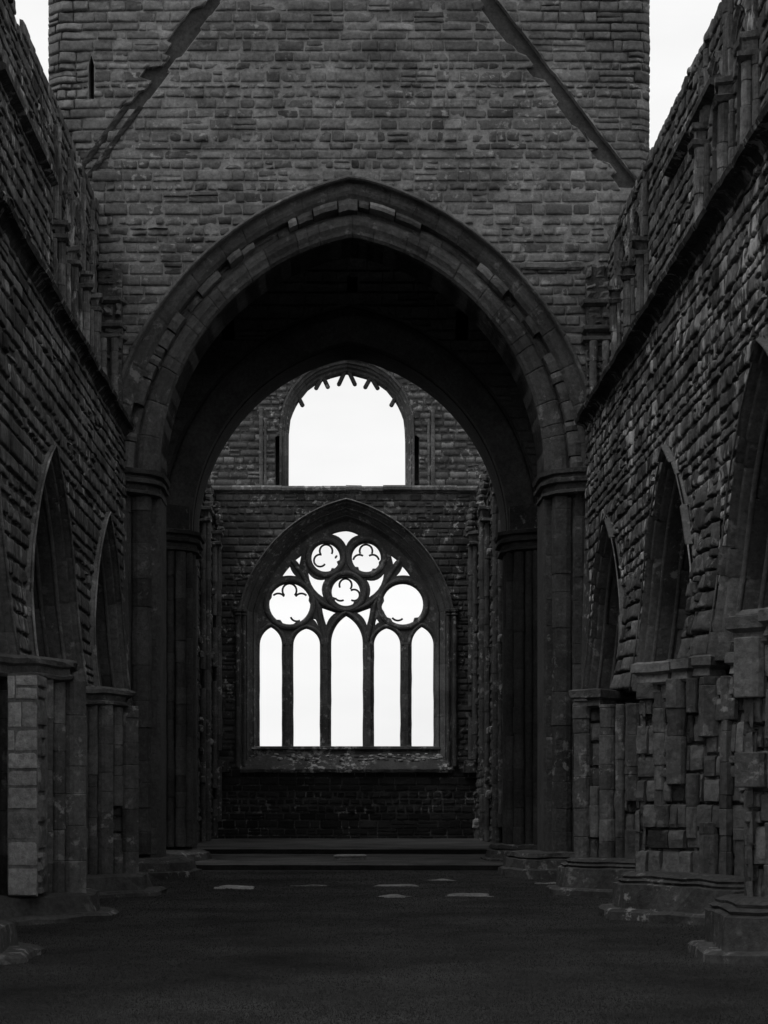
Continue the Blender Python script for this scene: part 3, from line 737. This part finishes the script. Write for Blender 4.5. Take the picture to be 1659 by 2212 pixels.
# ------------------------------------------------------------ arcade piers
def pier(side, cy, label, ruin):
    s = side; xin = -3.32 if s < 0 else 3.72; cx = xin + s*1.35; Rr = 1.35 if s < 0 else 1.35
    ztop = 3.0
    root = thing('arcade_pier', (cx, cy, 0), label, 'pillar', 'clustered piers of the nave arcades')
    tips = [(xin, cy), (cx, cy-Rr), (cx + s*Rr, cy), (cx, cy+Rr)]
    # plinth in two tiers
    pl = [(xin - s*.0, cy+.35), (xin - s*.0, cy-.35), (cx-s*.35, cy-Rr), (cx+s*.35, cy-Rr), (cx+s*Rr, cy-.35), (cx+s*Rr, cy+.35), (cx+s*.35, cy+Rr), (cx-s*.35, cy+Rr)]
    mb = MB()
    if s < 0: prism(mb, pl, [(-.1, .42), (.05, .42), (.085, .37), (.09, .2), (.30, .15), (.33, .05), (.335, -.1)], tone=.06, rag=.06, sub=6)
    else: prism(mb, pl, [(-.1, .42), (.09, .42), (.12, .38), (.125, .26), (.42, .22), (.44, .15), (.47, .18), (.50, .11), (.53, .13), (.57, .04), (.58, -.1)], tone=.055, rag=.05 if ruin < .4 else .08, sub=6)
    zb0 = .3 if s < 0 else .52
    mb.build('plinth', M['pier'], root)
    # core of coursed blocks, one face per side of the diamond
    mb = MB(); rel = .03 + .05*ruin
    for (a, b) in ((tips[0], tips[1]), (tips[1], tips[2]), (tips[3], tips[0])):
        L = math.hypot(b[0]-a[0], b[1]-a[1]); sh = .12 if ruin < .3 else .09
        mx_, my_ = (a[0]+b[0])/2 - cx, (a[1]+b[1])/2 - cy; q = pmap(a[0], a[1], b[0], b[1], 1)
        t = q(0, 0, 1); fl = 1 if ((t[0]-a[0])*mx_ + (t[1]-a[1])*my_) > 0 else -1
        fm0 = pmap(a[0], a[1], b[0], b[1], fl); fm = lambda u, z, w, f=fm0: f(u, z, w - sh)
        masonry(mb, fm, 0, L, zb0, ztop, ch=(.22, .42), bl=(.25, .55) if ruin < .3 else (.15, .40), relief=.03, tone=(.055, .115), pale=.08 + .1*ruin, rough=.9+.3*ruin, w_j=.012 + .022*ruin, gap=.007, round_c=False)
        if ruin > .6: masonry(mb, lambda u, z, w, f=fm0: f(u, z, w - .0), 0, L, zb0, ztop, ch=(.24, .46), bl=(.16, .42), relief=.02, tone=(.05, .13), pale=.2, rough=1.0, w_j=.025, gap=.006, round_c=False, inside=lambda u, z: noise.noise(Vector((u*2.1 + cy, z*1.3, 4))) > -.05)
    prism(mb, tips, [(0, -.16), (ztop, -.16)], tone=.05)
    mb.build('core', [M['pier'], M['nmortar']], root)
    # shafts round the diamond
    for (a, b) in ((tips[0], tips[1]), (tips[3], tips[0])):
        for k in range(8):
            t = (k + .3)/8; r = .125 if k % 2 == 0 else .078
            x, y = lerp(a[0], b[0], t), lerp(a[1], b[1], t); x += s*.06
            if (a is tips[3]) and k < 4: continue
            if cy == 21.8 and s < 0 and y < 21.05: continue
            segs = [(zb0, ztop)]
            if ruin > 0:
                segs = []; z = zb0
                while z < ztop:
                    z2 = min(ztop, z + rnd.uniform(.3, 1.0))
                    if rnd.random() > ruin*.75: segs.append((z, z2))
                    z = z2
            if not segs: continue
            for z_a, z_b in segs:
                mb = MB(); shaft(mb, x, y, r, z_a, z_b, tone=(.06, .12), dh=(.3, .65), n=14, jr=.005 + .009*ruin, keel=math.atan2(y-cy, x-cx))
                mb.build('shaft', M['pier'], root)
    # capital
    cp = [(xin + s*.02, cy+.3), (xin + s*.02, cy-.3), (cx-s*.3, cy-Rr+.02), (cx+s*.3, cy-Rr+.02), (cx+s*Rr, cy-.3), (cx+s*Rr, cy+.3), (cx+s*.3, cy+Rr), (cx-s*.3, cy+Rr)]
    mb = MB(); rg = .07 + .16*ruin
    if ruin > .3:
        for a, b in ((tips[0], tips[1]), (tips[3], tips[0])):
            nb_ = 7
            for k in range(nb_):
                if rnd.random() < .12 + .15*ruin: continue
                pa = (lerp(a[0], b[0], k/nb_), lerp(a[1], b[1], k/nb_)); pb = (lerp(a[0], b[0], (k+1)/nb_), lerp(a[1], b[1], (k+1)/nb_))
                ox, oy = cx - (a[0]+b[0])/2, cy - (a[1]+b[1])/2; ol = math.hypot(ox, oy); ox, oy = ox/ol, oy/ol; pj = .04 + jit(.07)
                qd = [(pa[0]-ox*pj, pa[1]-oy*pj), (pb[0]-ox*pj, pb[1]-oy*pj), (pb[0]+ox*.4, pb[1]+oy*.4), (pa[0]+ox*.4, pa[1]+oy*.4)]
                z0_ = 2.96 + jit(.04); prism(mb, qd, [(z0_, -.05), (z0_+.03, -.01), (z0_+.12, -.03), (z0_+.16, .03), (z0_+.26+jit(.03), .03), (z0_+.29, -.02)], tone=rnd.uniform(.06, .16), rag=.03, sub=3)
    else: prism(mb, cp, [(2.97, -.16), (3.0, -.08), (3.04, -.07), (3.06, -.13), (3.14, -.11), (3.17, -.05), (3.23, -.04), (3.27, -.10)], tone=.08, rag=rg, sub=8)
    mb.build('capital', M['pier'], root)
    # springing of the arches above the capital, dying back into the wall
    xw = -4.2 if s < 0 else 4.67
    mb = MB(); pr = .34; hw = .62; zt = 4.8 + 1.0*ruin
    m0 = pmap(xw, 0, xw, 1, 1 if s < 0 else -1)
    def mbul(u, z, w):
        q = max(0, 1 - (z - 3.2)/(zt - 3.2)); e = max(0, 1 - ((u - cy)/(hw + .06))**2)
        rib = .05*math.cos((u - cy)*22) if ruin < .3 else .03*math.cos((u - cy)*15)
        return m0(u, z, w + .03 + (pr*q**1.25 + rib*q)*e**.45 - (.3 if e < .08 else 0))
    if ruin > .2: masonry(mb, mbul, cy-hw, cy+hw, 3.24, zt, ch=(.2, .34), bl=(.18, .42), relief=.018 + .012*ruin, tone=(.055, .12), pale=.1 + .15*ruin, rough=1+.3*ruin, w_j=.01+.03*ruin, round_c=False, gap=.006)
    if ruin > .2: mb.build('arch_springing', M['pier'], root, smooth=True)
    return root, tips
p1, _ = pier(-1, 27.4, 'dark clustered pier with broken capital, between pale flat-faced pier and tower arch on left', 0.12)
p2, _ = pier(-1, 21.8, 'broad pale pier near the left edge, its front refaced in flat squared blocks', 0.0)
p3, _ = pier(-1, 16.1, 'nearest left pier, only a dark plinth corner showing at the picture edge', 0.0)
p4, _ = pier(1, 27.4, 'weathered clustered pier on a curved plinth, first to the right of the tower arch', 0.35)
p5, _ = pier(1, 21.8, 'badly broken pier with missing shafts and jutting blocks, middle of the right arcade', 0.75)
p6, _ = pier(1, 16.1, 'nearest pier on the right, tall rough blocks cut by the right edge', 0.5)
# flat refacing of the pale pier
mb = MB(); mm = pmap(0, 20.6, 1, 20.6); masonry(mb, mm, -4.04, -3.68, .32, 3.0, ch=(.26, .42), bl=(.3, .7), relief=.012, tone=(.22, .34), pale=.1, rough=.7, gap=.002, w_j=.005, round_c=False)
mm2 = pmap(-3.66, 20.6, -3.66, 21.6); masonry(mb, mm2, 0, .5, .32, 3.0, ch=(.26, .42), bl=(.4, .5), relief=.016, tone=(.12, .16), rough=.6, gap=.006)
box(mb, -4.04, -3.68, 20.602, 21.3, .4, 3.0, .16); mb.build('refaced_side', M['pier'], p2)['label'] = 'pale flat squared blocks facing the west side'

# ------------------------------------------------------------ presbytery: east wall with the great window
D2 = 57.5; S2 = FPX/D2
def bx(X, d=D2): return (X - VX)*d/FPX
def bz(Y, d=D2): return EYE + (VY - Y)*d/FPX
east = thing('east_wall', (.05, D2, 0), 'far gable wall of the church holding the big traceried window, framed by the tower arch', 'wall')
ep = pmap(0, D2, 1, D2); XL, XR = bx(462), bx(1028); UC = bx(748)
A1, H1, ZS1 = bx(975)-UC, (1318-1085)/S2, bz(1318)
sillz = bz(1662)
kq = 1/S2; A1 = 230*kq; Qe = arch_path(UC, ZS1, 0, 0, 16, base=sillz, R=305.7*kq, cx=70.2*kq, cz=-59.2*kq)
D3 = D2 + .85
a3 = (bx(940, D3) - bx(558, D3))/2; kp = D3/FPX; Pe = arch_path(UC, ZS1, 0, 0, 16, base=sillz, R=267*kp, cx=70.2*kp, cz=-59.2*kp)
opE = Opening([(Qe[0][0], sillz)] + Qe[1:-1] + [(Qe[-1][0], sillz)], UC)
zled = bz(1056)
mb = MB()
masonry(mb, ep, XL-.4, XR+.5, sillz, zled, [opE], ch=(.17, .28), bl=(.3, .75), relief=.015, tone=(.036, .066), pale=.05, rough=1.0, w_j=.008)
holeE = [(Qe[0][0], sillz+.001)] + Qe[1:-1] + [(Qe[-1][0], sillz+.001)]
plate(mb, ep, rect(XL-.5, XR+.6, .1, zled), [holeE], -.02, -.84, .05, 1)
mb.build('window_wall', [M['east'], M['nmortar']], east, smooth=True)
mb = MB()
masonry(mb, ep, XL-.4, XR+.5, .15, sillz, [], ch=(.18, .30), bl=(.3, .75), relief=.014, tone=(.016, .028), pale=.03, rough=1.0, w_j=.008)  # near-black tone stands in for shade below the sill
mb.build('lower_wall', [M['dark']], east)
# moulded frame of the window
profE = [(1.10, .0), (1.09, .10), (1.02, .13), (1.0, .04), (.94, -.05), (.9, -.03), (.84, -.06), (.82, -.16), (.66, -.30), (.60, -.27), (.55, -.33), (.53, -.42), (.3, -.62), (.24, -.58), (.18, -.66), (.1, -.80), (0, -.86)]
nb = 6; mb = MB(); sweep(mb, ep, Pe[nb:-nb], Qe[nb:-nb], profE, seg=(2, 3), tone=(.09, .125), groove=.008); mb.build('window_arch', M['east'], east)
for sgn, (Pj, Qj) in ((-1, (Pe[:nb+1], Qe[:nb+1])), (1, (Pe[-nb-1:], Qe[-nb-1:]))):
    mb = MB(); pj = [(t, w) for t, w in profE if t <= .95]; sweep(mb, ep, Pj, Qj, pj, seg=1, tone=(.09, .14)); 
    mb.build('window_jamb', M['east'], east)
    for o, dy, r in ((.07, -.07, .075), (-.14, -.02, .05)):
        mb = MB(); x = UC + sgn*(A1 + o); shaft(mb, x, D2 + dy, r, sillz+.1, ZS1-.12, tone=(.05, .08), n=10)
        prism(mb, [(x + (r+.02)*math.cos(q*.785), D2 + dy + (r+.02)*math.sin(q*.785)) for q in range(8)], [(ZS1-.2, -.03), (ZS1-.16, .03), (ZS1-.1, .0), (ZS1-.05, .05), (ZS1+.03, .05), (ZS1+.05, 0)], tone=.06)
        mb.build('nook_shaft', M['east'], east)
    mb = MB(); x0 = UC + sgn*(A1+.35); x1 = (XL if sgn < 0 else XR)
    prism(mb, [(x0, D2+.05), (x0, D2-.22), (x1, D2-.22), (x1, D2+.05)], [(sillz-.1, 0), (sillz+.25, -.02), (sillz+.3, -.1)], tone=.05, rag=.08, sub=5); mb.build('base_course', M['east'], east)
# sill
mb = MB(); zw = bz(1612, D3); n = 60; prof = [(-.02, sillz-.12), (.10, sillz-.1), (.12, sillz), (.06, sillz+.06), (-.3, sillz+.34), (-.6, sillz+.52), (-.62, zw-.14), (-.55, zw-.10), (-.58, zw-.03), (-.8, zw), (-1.1, zw)]
V = []
for i in range(n+1):
    u = lerp(UC - A1 + .02, UC + A1 - .02, i/n)
    for w, z in prof: V.append(ep(u, z + noise.noise(Vector((u*5, z*5, 0)))*.02*(w > -.5), w + noise.noise(Vector((u*4, z*4, 8)))*.03*(w > -.5)))
k = len(prof); mb.add(V, [(a*k+b, a*k+b+1, (a+1)*k+b+1, (a+1)*k+b) for a in range(n) for b in range(k-1)], .06)
for q in range(90):
    u = rnd.uniform(UC-A1+.3, UC+A1-.3); w = rnd.uniform(-.6, -.2); sz = rnd.uniform(.04, .11)
    x, y, z = ep(u, lerp(sillz+.34, sillz+.52, (-w-.3)/.3)+.02, w); rock(mb, (x, y, z), (sz*1.6, sz, sz*.7), rnd.choice([.06, .1, .3, .4]))
mb.build('sloping_sill', M['sill'], east)

# tracery of the great window: drawn in units of a 0.33755 px grid over the source photograph, at its real depth
DT = D3 + .12
def zt2(zx, zy):      # -> (u, z) metres in the tracery plane
    X = (550 + zx*.33755)/1.10667; Y = (1200 + zy*.33755)/1.10667
    return bx(X, DT), bz(Y, DT)
tp = pmap(0, DT - .12, 1, DT - .12)
def light(x0, x1, ax, ay, ys, bot=1754):
    hl, hr = ax - x0, x1 - ax; h = ys - ay; L = []
    for i in range(11):
        Rr = (hl*hl + h*h)/(2*hl); th = lerp(math.pi, math.pi - math.asin(min(1, h/Rr)), i/10); L.append((x0 + Rr + Rr*math.cos(th), ys - Rr*math.sin(th)))
    Rg = []
    for i in range(11):
        Rr = (hr*hr + h*h)/(2*hr); th = lerp(math.asin(min(1, h/Rr)), 0, i/10); Rg.append((x1 - Rr + Rr*math.cos(th), ys - Rr*math.sin(th)))
    L[-1] = (ax, ay)
    jl = [(x0 + jit(2), lerp(bot, ys, i/9)) for i in range(9)]; jr = [(x1 + jit(2), lerp(ys, bot, i/9)) for i in range(1, 10)]
    jl[0] = (x0, bot); jr[-1] = (x1, bot)
    return jl + L + Rg[1:] + jr
LB = (903*.33755 + 1480 - 1200)/.33755
lights = [light(211, 367, 290, 888, 1012, LB), light(449, 636, 540, 898, 1012, LB), light(717, 939, 822, 808, 1000, LB), light(1020, 1205, 1108, 896, 1012, LB), light(1286, 1440, 1357, 886, 1012, LB)]
def circ(x, y, r, n=36, notches=()):
    out = []
    for i in range(n):
        a = 2*math.pi*i/n; rr = r
        for na, dep in notches:
            if abs(((a - na + math.pi) % (2*math.pi)) - math.pi) < .08: rr += dep
        out.append((x + rr*math.cos(a), y + rr*math.sin(a)))
    return out
def curvy(p, bulge, k=5):
    """polygon with each edge bowed by bulge[i] (positive outward)"""
    out = []; s = 1 if area(p) > 0 else -1
    for i, (a, b) in enumerate(zip(p, p[1:] + p[:1])):
        dx, dy = b[0]-a[0], b[1]-a[1]; L = math.hypot(dx, dy); nx_, ny_ = dy/L*s, -dx/L*s
        for j in range(k):
            t = j/k; q = 4*t*(1-t)*bulge[i]*L; out.append((a[0]+dx*t+nx_*q, a[1]+dy*t+ny_*q))
    return out
holes = [l for l in lights]
holes += [circ(677, 395, 100, notches=((1.0, -14), (.35, -16), (2.7, -8))), circ(965, 395, 102, notches=((1.05, -12), (2.3, -14), (.3, -8))), circ(820, 637, 100, notches=((2.6, -14), (.9, -10))), circ(423, 723, 145, notches=((1.2, -10), (2.1, -14), (-.15, -10), (3.5, -8))), circ(1223, 725, 144, notches=((.85, -18), (2.2, -12), (2.9, 10), (3.3, -10)))]
holes += [curvy([(718, 230), (825, 206), (911, 236), (822, 312)], [.05, .06, -.13, -.13]),
          curvy([(463, 412), (505, 380), (491, 444)], [0, .0, -.05]), curvy([(1140, 380), (1182, 412), (1155, 443)], [0, -.05, 0]),
          curvy([(424, 458), (370, 528), (469, 527)], [.03, -.05, -.08]), curvy([(1221, 458), (1174, 526), (1275, 526)], [-.08, -.05, .03]),
          curvy([(555, 503), (674, 549), (661, 676)], [-.17, -.14, .13]), curvy([(1089, 510), (967, 553), (984, 676)], [-.17, -.14, .13][::1]),
          curvy([(652, 752), (748, 785), (682, 872)], [.0, -.10, .03]), curvy([(993, 752), (900, 786), (968, 872)], [.0, -.10, .03]),
          curvy([(583, 828), (604, 830), (621, 875)], [0, .05, -.1]), curvy([(1038, 828), (1056, 853), (1029, 874)], [0, -.1, .05])]
# right-hand crescents bow the other way round; fix orientation-dependent edges by mirroring the left ones
holes[15] = [(1643 - x, y + 2) for x, y in holes[15-1]] if False else holes[15]
hm = [[zt2(*p) for p in h] for h in holes]
Pt = arch_path(UC, ZS1, 0, 0, 16, base=zw-.25, R=287*kp, cx=70.2*kp, cz=-59.2*kp)
# a clean hole must not touch its neighbour: chamfer kept small
mb = MB(); outerT = [(Pt[0][0], zw-.26)] + Pt + [(Pt[-1][0], zw-.26)]
win = MB()
plate(win, tp, outerT, hm, 0, -.24, .10, 0, chamfer=.025, chd=.05)
wroot = win.build('great_window', M['east'], east)
def arcpts(x, y, rx, a0, a1, n=12, w=.03):
    return [tp(*zt2(x + rx*math.cos(R_(lerp(a0, a1, i/n))), y - rx*math.sin(R_(lerp(a0, a1, i/n)))), w) for i in range(n+1)]
# roll mouldings
def sub(name, mb, mat=None):
    o = mb.build(name, mat or M['east'], wroot); return o
for (x, y, r) in ((677, 395, 126), (965, 395, 128), (820, 637, 132), (423, 723, 168), (1223, 725, 168)):
    mb = MB(); pts = [tp(*zt2(x + r*math.cos(q), y + r*math.sin(q)), .0) for q in np.linspace(0, 2*math.pi, 40, endpoint=False)]
    tube(mb, pts, .085, tone=.11, closed=True); sub('ring_moulding', mb)
mb = MB()
for (x, y, r, a0, a1) in ((820, 470, 300, 195, 345), ): tube(mb, arcpts(x, y, r, a0, a1, 24, .0), .075, tone=.10)
for L_ in lights:
    hd = [p for p in L_ if p[1] < 1030]; cxm = sum(p[0] for p in hd)/len(hd); cym = 1012
    pts = [tp(*zt2(p[0] + (p[0]-cxm)*.24, p[1] - (cym-p[1])*.14), .0) for p in hd]; tube(mb, pts, .065, tone=.11)
for s_, x_ in ((1, 0), (-1, 1)):
    f = lambda x, y: tp(*zt2(x if s_ > 0 else 1645 - x, y), .0)
    tube(mb, [f(440, 420), f(500, 500), f(575, 620), f(625, 740), f(655, 900), f(678, 1000)], .07, tone=.10)
sub('moulded_bars', mb)
cusps = [[(680, 347, 45, 212, -28)], [(637, 415, 43, 75, 325)], [(760, 395, 12, 90, 200)], [(963, 347, 45, 205, -25)], [(916, 418, 44, 55, 170)], [(1010, 418, 44, 125, 10)],
         [(818, 588, 44, 205, -40)], [(878, 660, 40, 125, -120)], [(782, 655, 45, 215, 300)], [(421, 628, 50, 222, -42)], [(342, 698, 50, 35, 135)], [(505, 698, 50, 145, 45)], [(472, 800, 45, 200, 300)], [(1188, 792, 48, 215, 315)]]
for c in cusps:
    mb = MB()
    for x, y, r, a0, a1 in c: tube(mb, arcpts(x, y, r, a0, a1, 14, -.12), .034, n=6, tone=.05)
    sub('cusp', mb)
for a, b in ((367, 449), (636, 717), (940, 1020), (1206, 1286)):
    mb = MB(); (u0, z1), (u1, _) = zt2(a, 1000), zt2(b, 1000); um = (u0+u1)/2; h = (u1-u0)/2
    pr = [(um-h*.98, -.05), (um-h*.55, .03), (um-h*.4, .03), (um-h*.32, .10), (um+h*.32, .10), (um+h*.4, .03), (um+h*.55, .03), (um+h*.98, -.05)]
    z = zw - .02
    while z < z1:
        hh = min(rnd.uniform(.4, .8), z1 - z); t = rnd.uniform(.085, .13); V = []
        for zz, g in ((z, .012), (z+.015, 0), (z+hh-.015, 0), (z+hh, .012)): V += [tp(u, zz, w-g) for u, w in pr]
        mb.add(V, [(q*8+k, q*8+k+1, (q+1)*8+k+1, (q+1)*8+k) for q in range(3) for k in range(7)], t); z += hh
    prism(mb, [(um-h*.9, D3+.05), (um-h*.9, D3-.12), (um+h*.9, D3-.12), (um+h*.9, D3+.05)], [(zw-.22, .02), (zw-.02, .02), (zw+.06, -.04)], tone=.06)
    sub('mullion', mb)

# ledge and upper wall
mb = MB(); y = XL-.3
while y < XR+.4:
    l = min(rnd.uniform(.5, 1.0), XR+.45-y); V = []; dj = jit(.015); dz = jit(.02)
    for yy, g in ((y, .02), (y+.02, 0), (y+l-.02, 0), (y+l, .02)):
        for w, z in ((0, zled-.12), (.12, zled-.06), (.14, zled+.02), (.1, zled+.09), (-.4, zled+.11)): V.append(ep(yy, z + dz + noise.noise(Vector((yy*4, z, 0)))*.02, w + dj*(w > 0) - g))
    mb.add(V, [(a*5+b, a*5+b+1, (a+1)*5+b+1, (a+1)*5+b) for a in range(3) for b in range(4)], rnd.uniform(.09, .16)); y += l
mb.build('ledge', M['sill'], east)
DU = D2 + .35; up = pmap(0, DU, 1, DU)
def us_(x, y, d=DU + .5): return bx(x/1.10667, d), bz(y/1.10667, d)
Lh = [(689.6, 1160), (689.8, 1090), (690, 1035), (694, 1000), (703, 975), (715, 955), (735, 930), (760, 912), (784, 902), (806, 896), (829.5, 891)]
upo = [us_(*p) for p in Lh] + [us_(1659 - p[0], p[1]) for p in reversed(Lh[:-1])]
Lo = [(668, 1165), (668, 1090), (668, 1025), (671, 990), (680, 955), (697, 925), (722, 896), (752, 874), (778, 862), (804, 856), (829.5, 852)]
big = [us_(*p, DU) for p in Lo] + [us_(1659-p[0], p[1], DU) for p in reversed(Lo[:-1])]
ur = arch_path((upo[0][0]+upo[-1][0])/2, upo[2][1], 0, 0, 10) if False else None
zb = zled + .1
big[0] = (big[0][0], zb); big[-1] = (big[-1][0], zb); upo[0] = (upo[0][0], zb+.02); upo[-1] = (upo[-1][0], zb+.02)
uc2 = big[10][0]
nich = [Opening(rect(bx(594), bx(612), zb+.05, bz(937)), bx(603)), Opening(rect(bx(889), bx(906), zb+.05, bz(937)), bx(897))]
mb = MB()
gab = lambda u: 21.5 - abs(u - .1)*.9
masonry(mb, up, XL-.5, XR+.6, zb, 20, [Opening([(u, z) for u, z in big], uc2)] + nich, ch=(.18, .30), bl=(.3, .8), relief=.024, tone=(.06, .12), pale=.22, rough=1.2, topf=gab, nu=6, nv=4)
plate(mb, up, [(XL-.5, zb), (XR+.6, zb), (XR+.6, gab(XR)), (.1, 21.4), (XL-.5, gab(XL))], [[(u, z+.002) for u, z in big]] + [o.poly for o in nich], -.02, -.3, .06, 1)
mb.build('gable_wall', [M['east'], M['nmortar']], east, smooth=True)
mb = MB()
iu = upo
plate(mb, up, [(XL-.5, zb), (XR+.6, zb), (XR+.6, gab(XR)), (.1, 21.3), (XL-.5, gab(XL))], [[(u, z+.002) for u, z in iu]], -.48, -.8, .06, 0)
n = len(big)
sweep(mb, up, [(u, z) for u, z in iu], big, [(1.0, -.0), (.95, .06), (.8, .05), (.7, -.04), (.55, -.08), (.5, -.2), (.35, -.24), (.25, -.38), (.1, -.42), (0, -.5), (0, -.8)], seg=(1, 2), tone=(.06, .10), jw=.01)
upw = mb.build('upper_window', M['east'], east)
for pth_ in ([-80], [80]):
    x = uc2 + (pth_[0]/100)*0 + (1 if pth_[0] > 0 else -1)*(abs(big[0][0]-uc2) + .62); 
    mb = MB(); shaft(mb, x, DU-.02, .07, zb, bz(880), tone=(.08, .12), n=10); shaft(mb, x - (.14 if pth_[0] > 0 else -.14), DU, .05, zb, bz(900), tone=(.08, .12), n=8)
    mb.build('nook_shaft', M['east'], east)
# stumps of lost tracery
def z1p(zx, zy): return us_(450 + zx*.4521, 850 + zy*.4521, DU + .5)
um = pmap(0, DU+.5, 1, DU+.5)
for r_, t_ in (((580, 215), (608, 270)), ((705, 120), (672, 180)), ((712, 110), (742, 174)), ((832, 75), (793, 160)), ((845, 75), (885, 160)), ((968, 110), (932, 175)), ((970, 120), (1006, 180)), ((1100, 215), (1070, 270))):
    mb = MB(); a, b = z1p(*r_), z1p(*t_); dx, dz = b[0]-a[0], b[1]-a[1]; L = math.hypot(dx, dz); nx_, nz_ = -dz/L*.075, dx/L*.075; V = []
    for (p, k) in ((a, 1), ((lerp(a[0], b[0], .92), lerp(a[1], b[1], .92)), 1), (b, .6)):
        for sx_, w in ((-1, -.02), (-.6, .06), (.6, .06), (1, -.02), (.6, -.12), (-.6, -.12)): V.append(um(p[0] + nx_*sx_*k, p[1] + nz_*sx_*k, w*k))
    mb.add(V, [(q*6+i, q*6+(i+1) % 6, (q+1)*6+(i+1) % 6, (q+1)*6+i) for q in range(2) for i in range(6)] + [(12, 13, 14, 15, 16, 17)], .06)
    mb.build('tracery_stump', M['east'], upw)

# presbytery side walls
def pres_wall(s, x, label):
    root = thing('presbytery_wall', (x, 49, 0), label, 'wall')
    m = pmap(x, 0, x, 1, 1 if s < 0 else -1); mb = MB()
    masonry(mb, m, 41.3, D2, .1, 12.0, ch=(.2, .32), bl=(.35, .8), relief=.025, tone=(.04, .075), pale=.1, rough=1.2, nu=4, nv=4)
    plate(mb, m, rect(41.3, D2, -.1, 11.9), [], -.02, -1.0, .05, 1); mb.build('masonry', [M['east'], M['nmortar']], root)
    for yy, zt in ((56.9, 11.6), (52.2, 11.6), (47.6, 11.6)):
        mb = MB()
        for o, r, pr in ((-.25, .09, .08), (0, .13, .18), (.25, .09, .08)):
            p = m(yy+o, 0, pr); shaft(mb, p[0], p[1], r, .3 if yy < 56 or s < 0 else 2.9, zt-1.6, tone=(.05, .09), dh=(.3, .6), n=10, jr=.012, broken=.05)
        mb.build('vault_shaft', M['east'], root)
        mb = MB(); f = [m(yy-.38, 0, 0)[:2], m(yy-.38, 0, .25)[:2], m(yy+.38, 0, .25)[:2], m(yy+.38, 0, 0)[:2]]
        zc = zt - 1.6; prism(mb, f, [(zc-.04, -.06), (zc, .05), (zc+.07, .05), (zc+.1, -.03), (zc+.3, .03), (zc+.34, .1), (zc+.42, .1), (zc+.45, .0)], tone=.1, rag=.06, sub=3)
        for k in range(5): rock(mb, (f[1][0] + s*.15*k/5, yy, zc + .55 + k*.2), (.28, .5 - k*.05, .22), rnd.uniform(.06, .1))
        mb.build('capital', M['east'], root)
    mb = MB()       # ragged remains of wall arcading
    for k in range(26):
        yy = rnd.uniform(44, 57); p = m(yy, 0, .1); rock(mb, (p[0], p[1], rnd.choice([2.6, 4.5, 6.5, 8.0]) + jit(1.0)), (.16, .3, .22), rnd.choice([.04, .06, .08, .2]))
    mb.build('broken_stonework', M['east'], root)
pres_wall(-1, XL, 'left side wall of the far chancel, a narrow strip of broken stonework beside the great window')
pres_wall(1, XR, 'right side wall of the far chancel with a slender shaft and capital beside the great window')

# ------------------------------------------------------------ loose stones on the lawn
def slab(name, X0, X1, Y, th, label, depth=None, tone=.13, rag=.10, zb=0.0, cat='stone slab', lift=.012, group='flat stones in the lawn'):
    d = FPX*(EYE - zb)/(Y - VY); x0, x1 = bx(X0, d), bx(X1, d); dd = depth
    f = [(x0, d - dd/2), (x1, d - dd/2), (x1 + jit(.05), d + dd/2), (x0 + jit(.05), d + dd/2)]
    mb = MB(); prism(mb, f, [(-.05 + zb, 0), (zb + lift - .01, 0), (zb + lift, -.02)], tone=tone, rag=rag, sub=8)
    o = mb.build(name, M['sill'] if tone > .2 else M['smooth']); tag(o, label, cat, group); return o
slab('stone_slab', 468, 552, 1918, 0, 'widest pale flat stone in the lawn, leftmost of the scattered slabs', .85, .24)
slab('stone_slab', 628, 708, 1913, 0, 'faint thin flat stone in the lawn, second of the slabs from the left', .28, .11)
slab('stone_slab', 806, 904, 1914, 0, 'flat stone strip in the lawn, upper of the two lying one before the other', .32, .16)
slab('stone_slab', 808, 908, 1939, 0, 'flat stone strip in the lawn, lower of the two lying one before the other', .36, .17)
slab('stone_slab', 908, 988, 1902, 0, 'thinnest and farthest flat stone in the lawn, near the first turf step', .18, .17)
slab('stone_slab', 960, 1062, 1936, 0, 'broad flat stone in the lawn right of the paired strips', .3, .16)
slab('stone_slab', 1156, 1234, 1909, 0, 'flat stone in the lawn beside the plinth right of the tower arch', .3, .15)
# low block on the first turf step
d = FPX*(EYE-.13)/(1858-VY); mb = MB()
prism(mb, [(bx(724, d), d), (bx(789, d), d), (bx(787, d), d+.55), (bx(726, d), d+.55)], [(.1, 0), (.20, 0), (.215, .03), (.235, .03), (.25, -.01)], tone=.2, rag=.02, sub=5)
o = mb.build('altar_slab', M['smooth']); tag(o, 'low rectangular stone block resting on the first turf step, in line with the window', 'stone block')
for xa, xb in ((660, 722), (791, 830)):
    pass
# worn carved stump by the far right corner
t = thing('carved_stone', (bx(1035, 56.6), 56.6, .27), 'small pale carved stone with a bulbous head standing by the far right corner', 'stone stump')
xs = bx(1035, 56.6); mb = MB(); prism(mb, [(xs + .16*math.cos(a*.785), 56.6 + .16*math.sin(a*.785)) for a in range(8)], [(.25, .03), (.3, .0), (.55, -.02), (.62, .0)], tone=.08, rag=.04); mb.build('stem', M['east'], t)
mb = MB(); rock(mb, (xs, 56.6, .76), (.42, .36, .30), .3); rock(mb, (xs-.1, 56.5, .84), (.2, .2, .2), .32); mb.build('head', M['sill'], t)
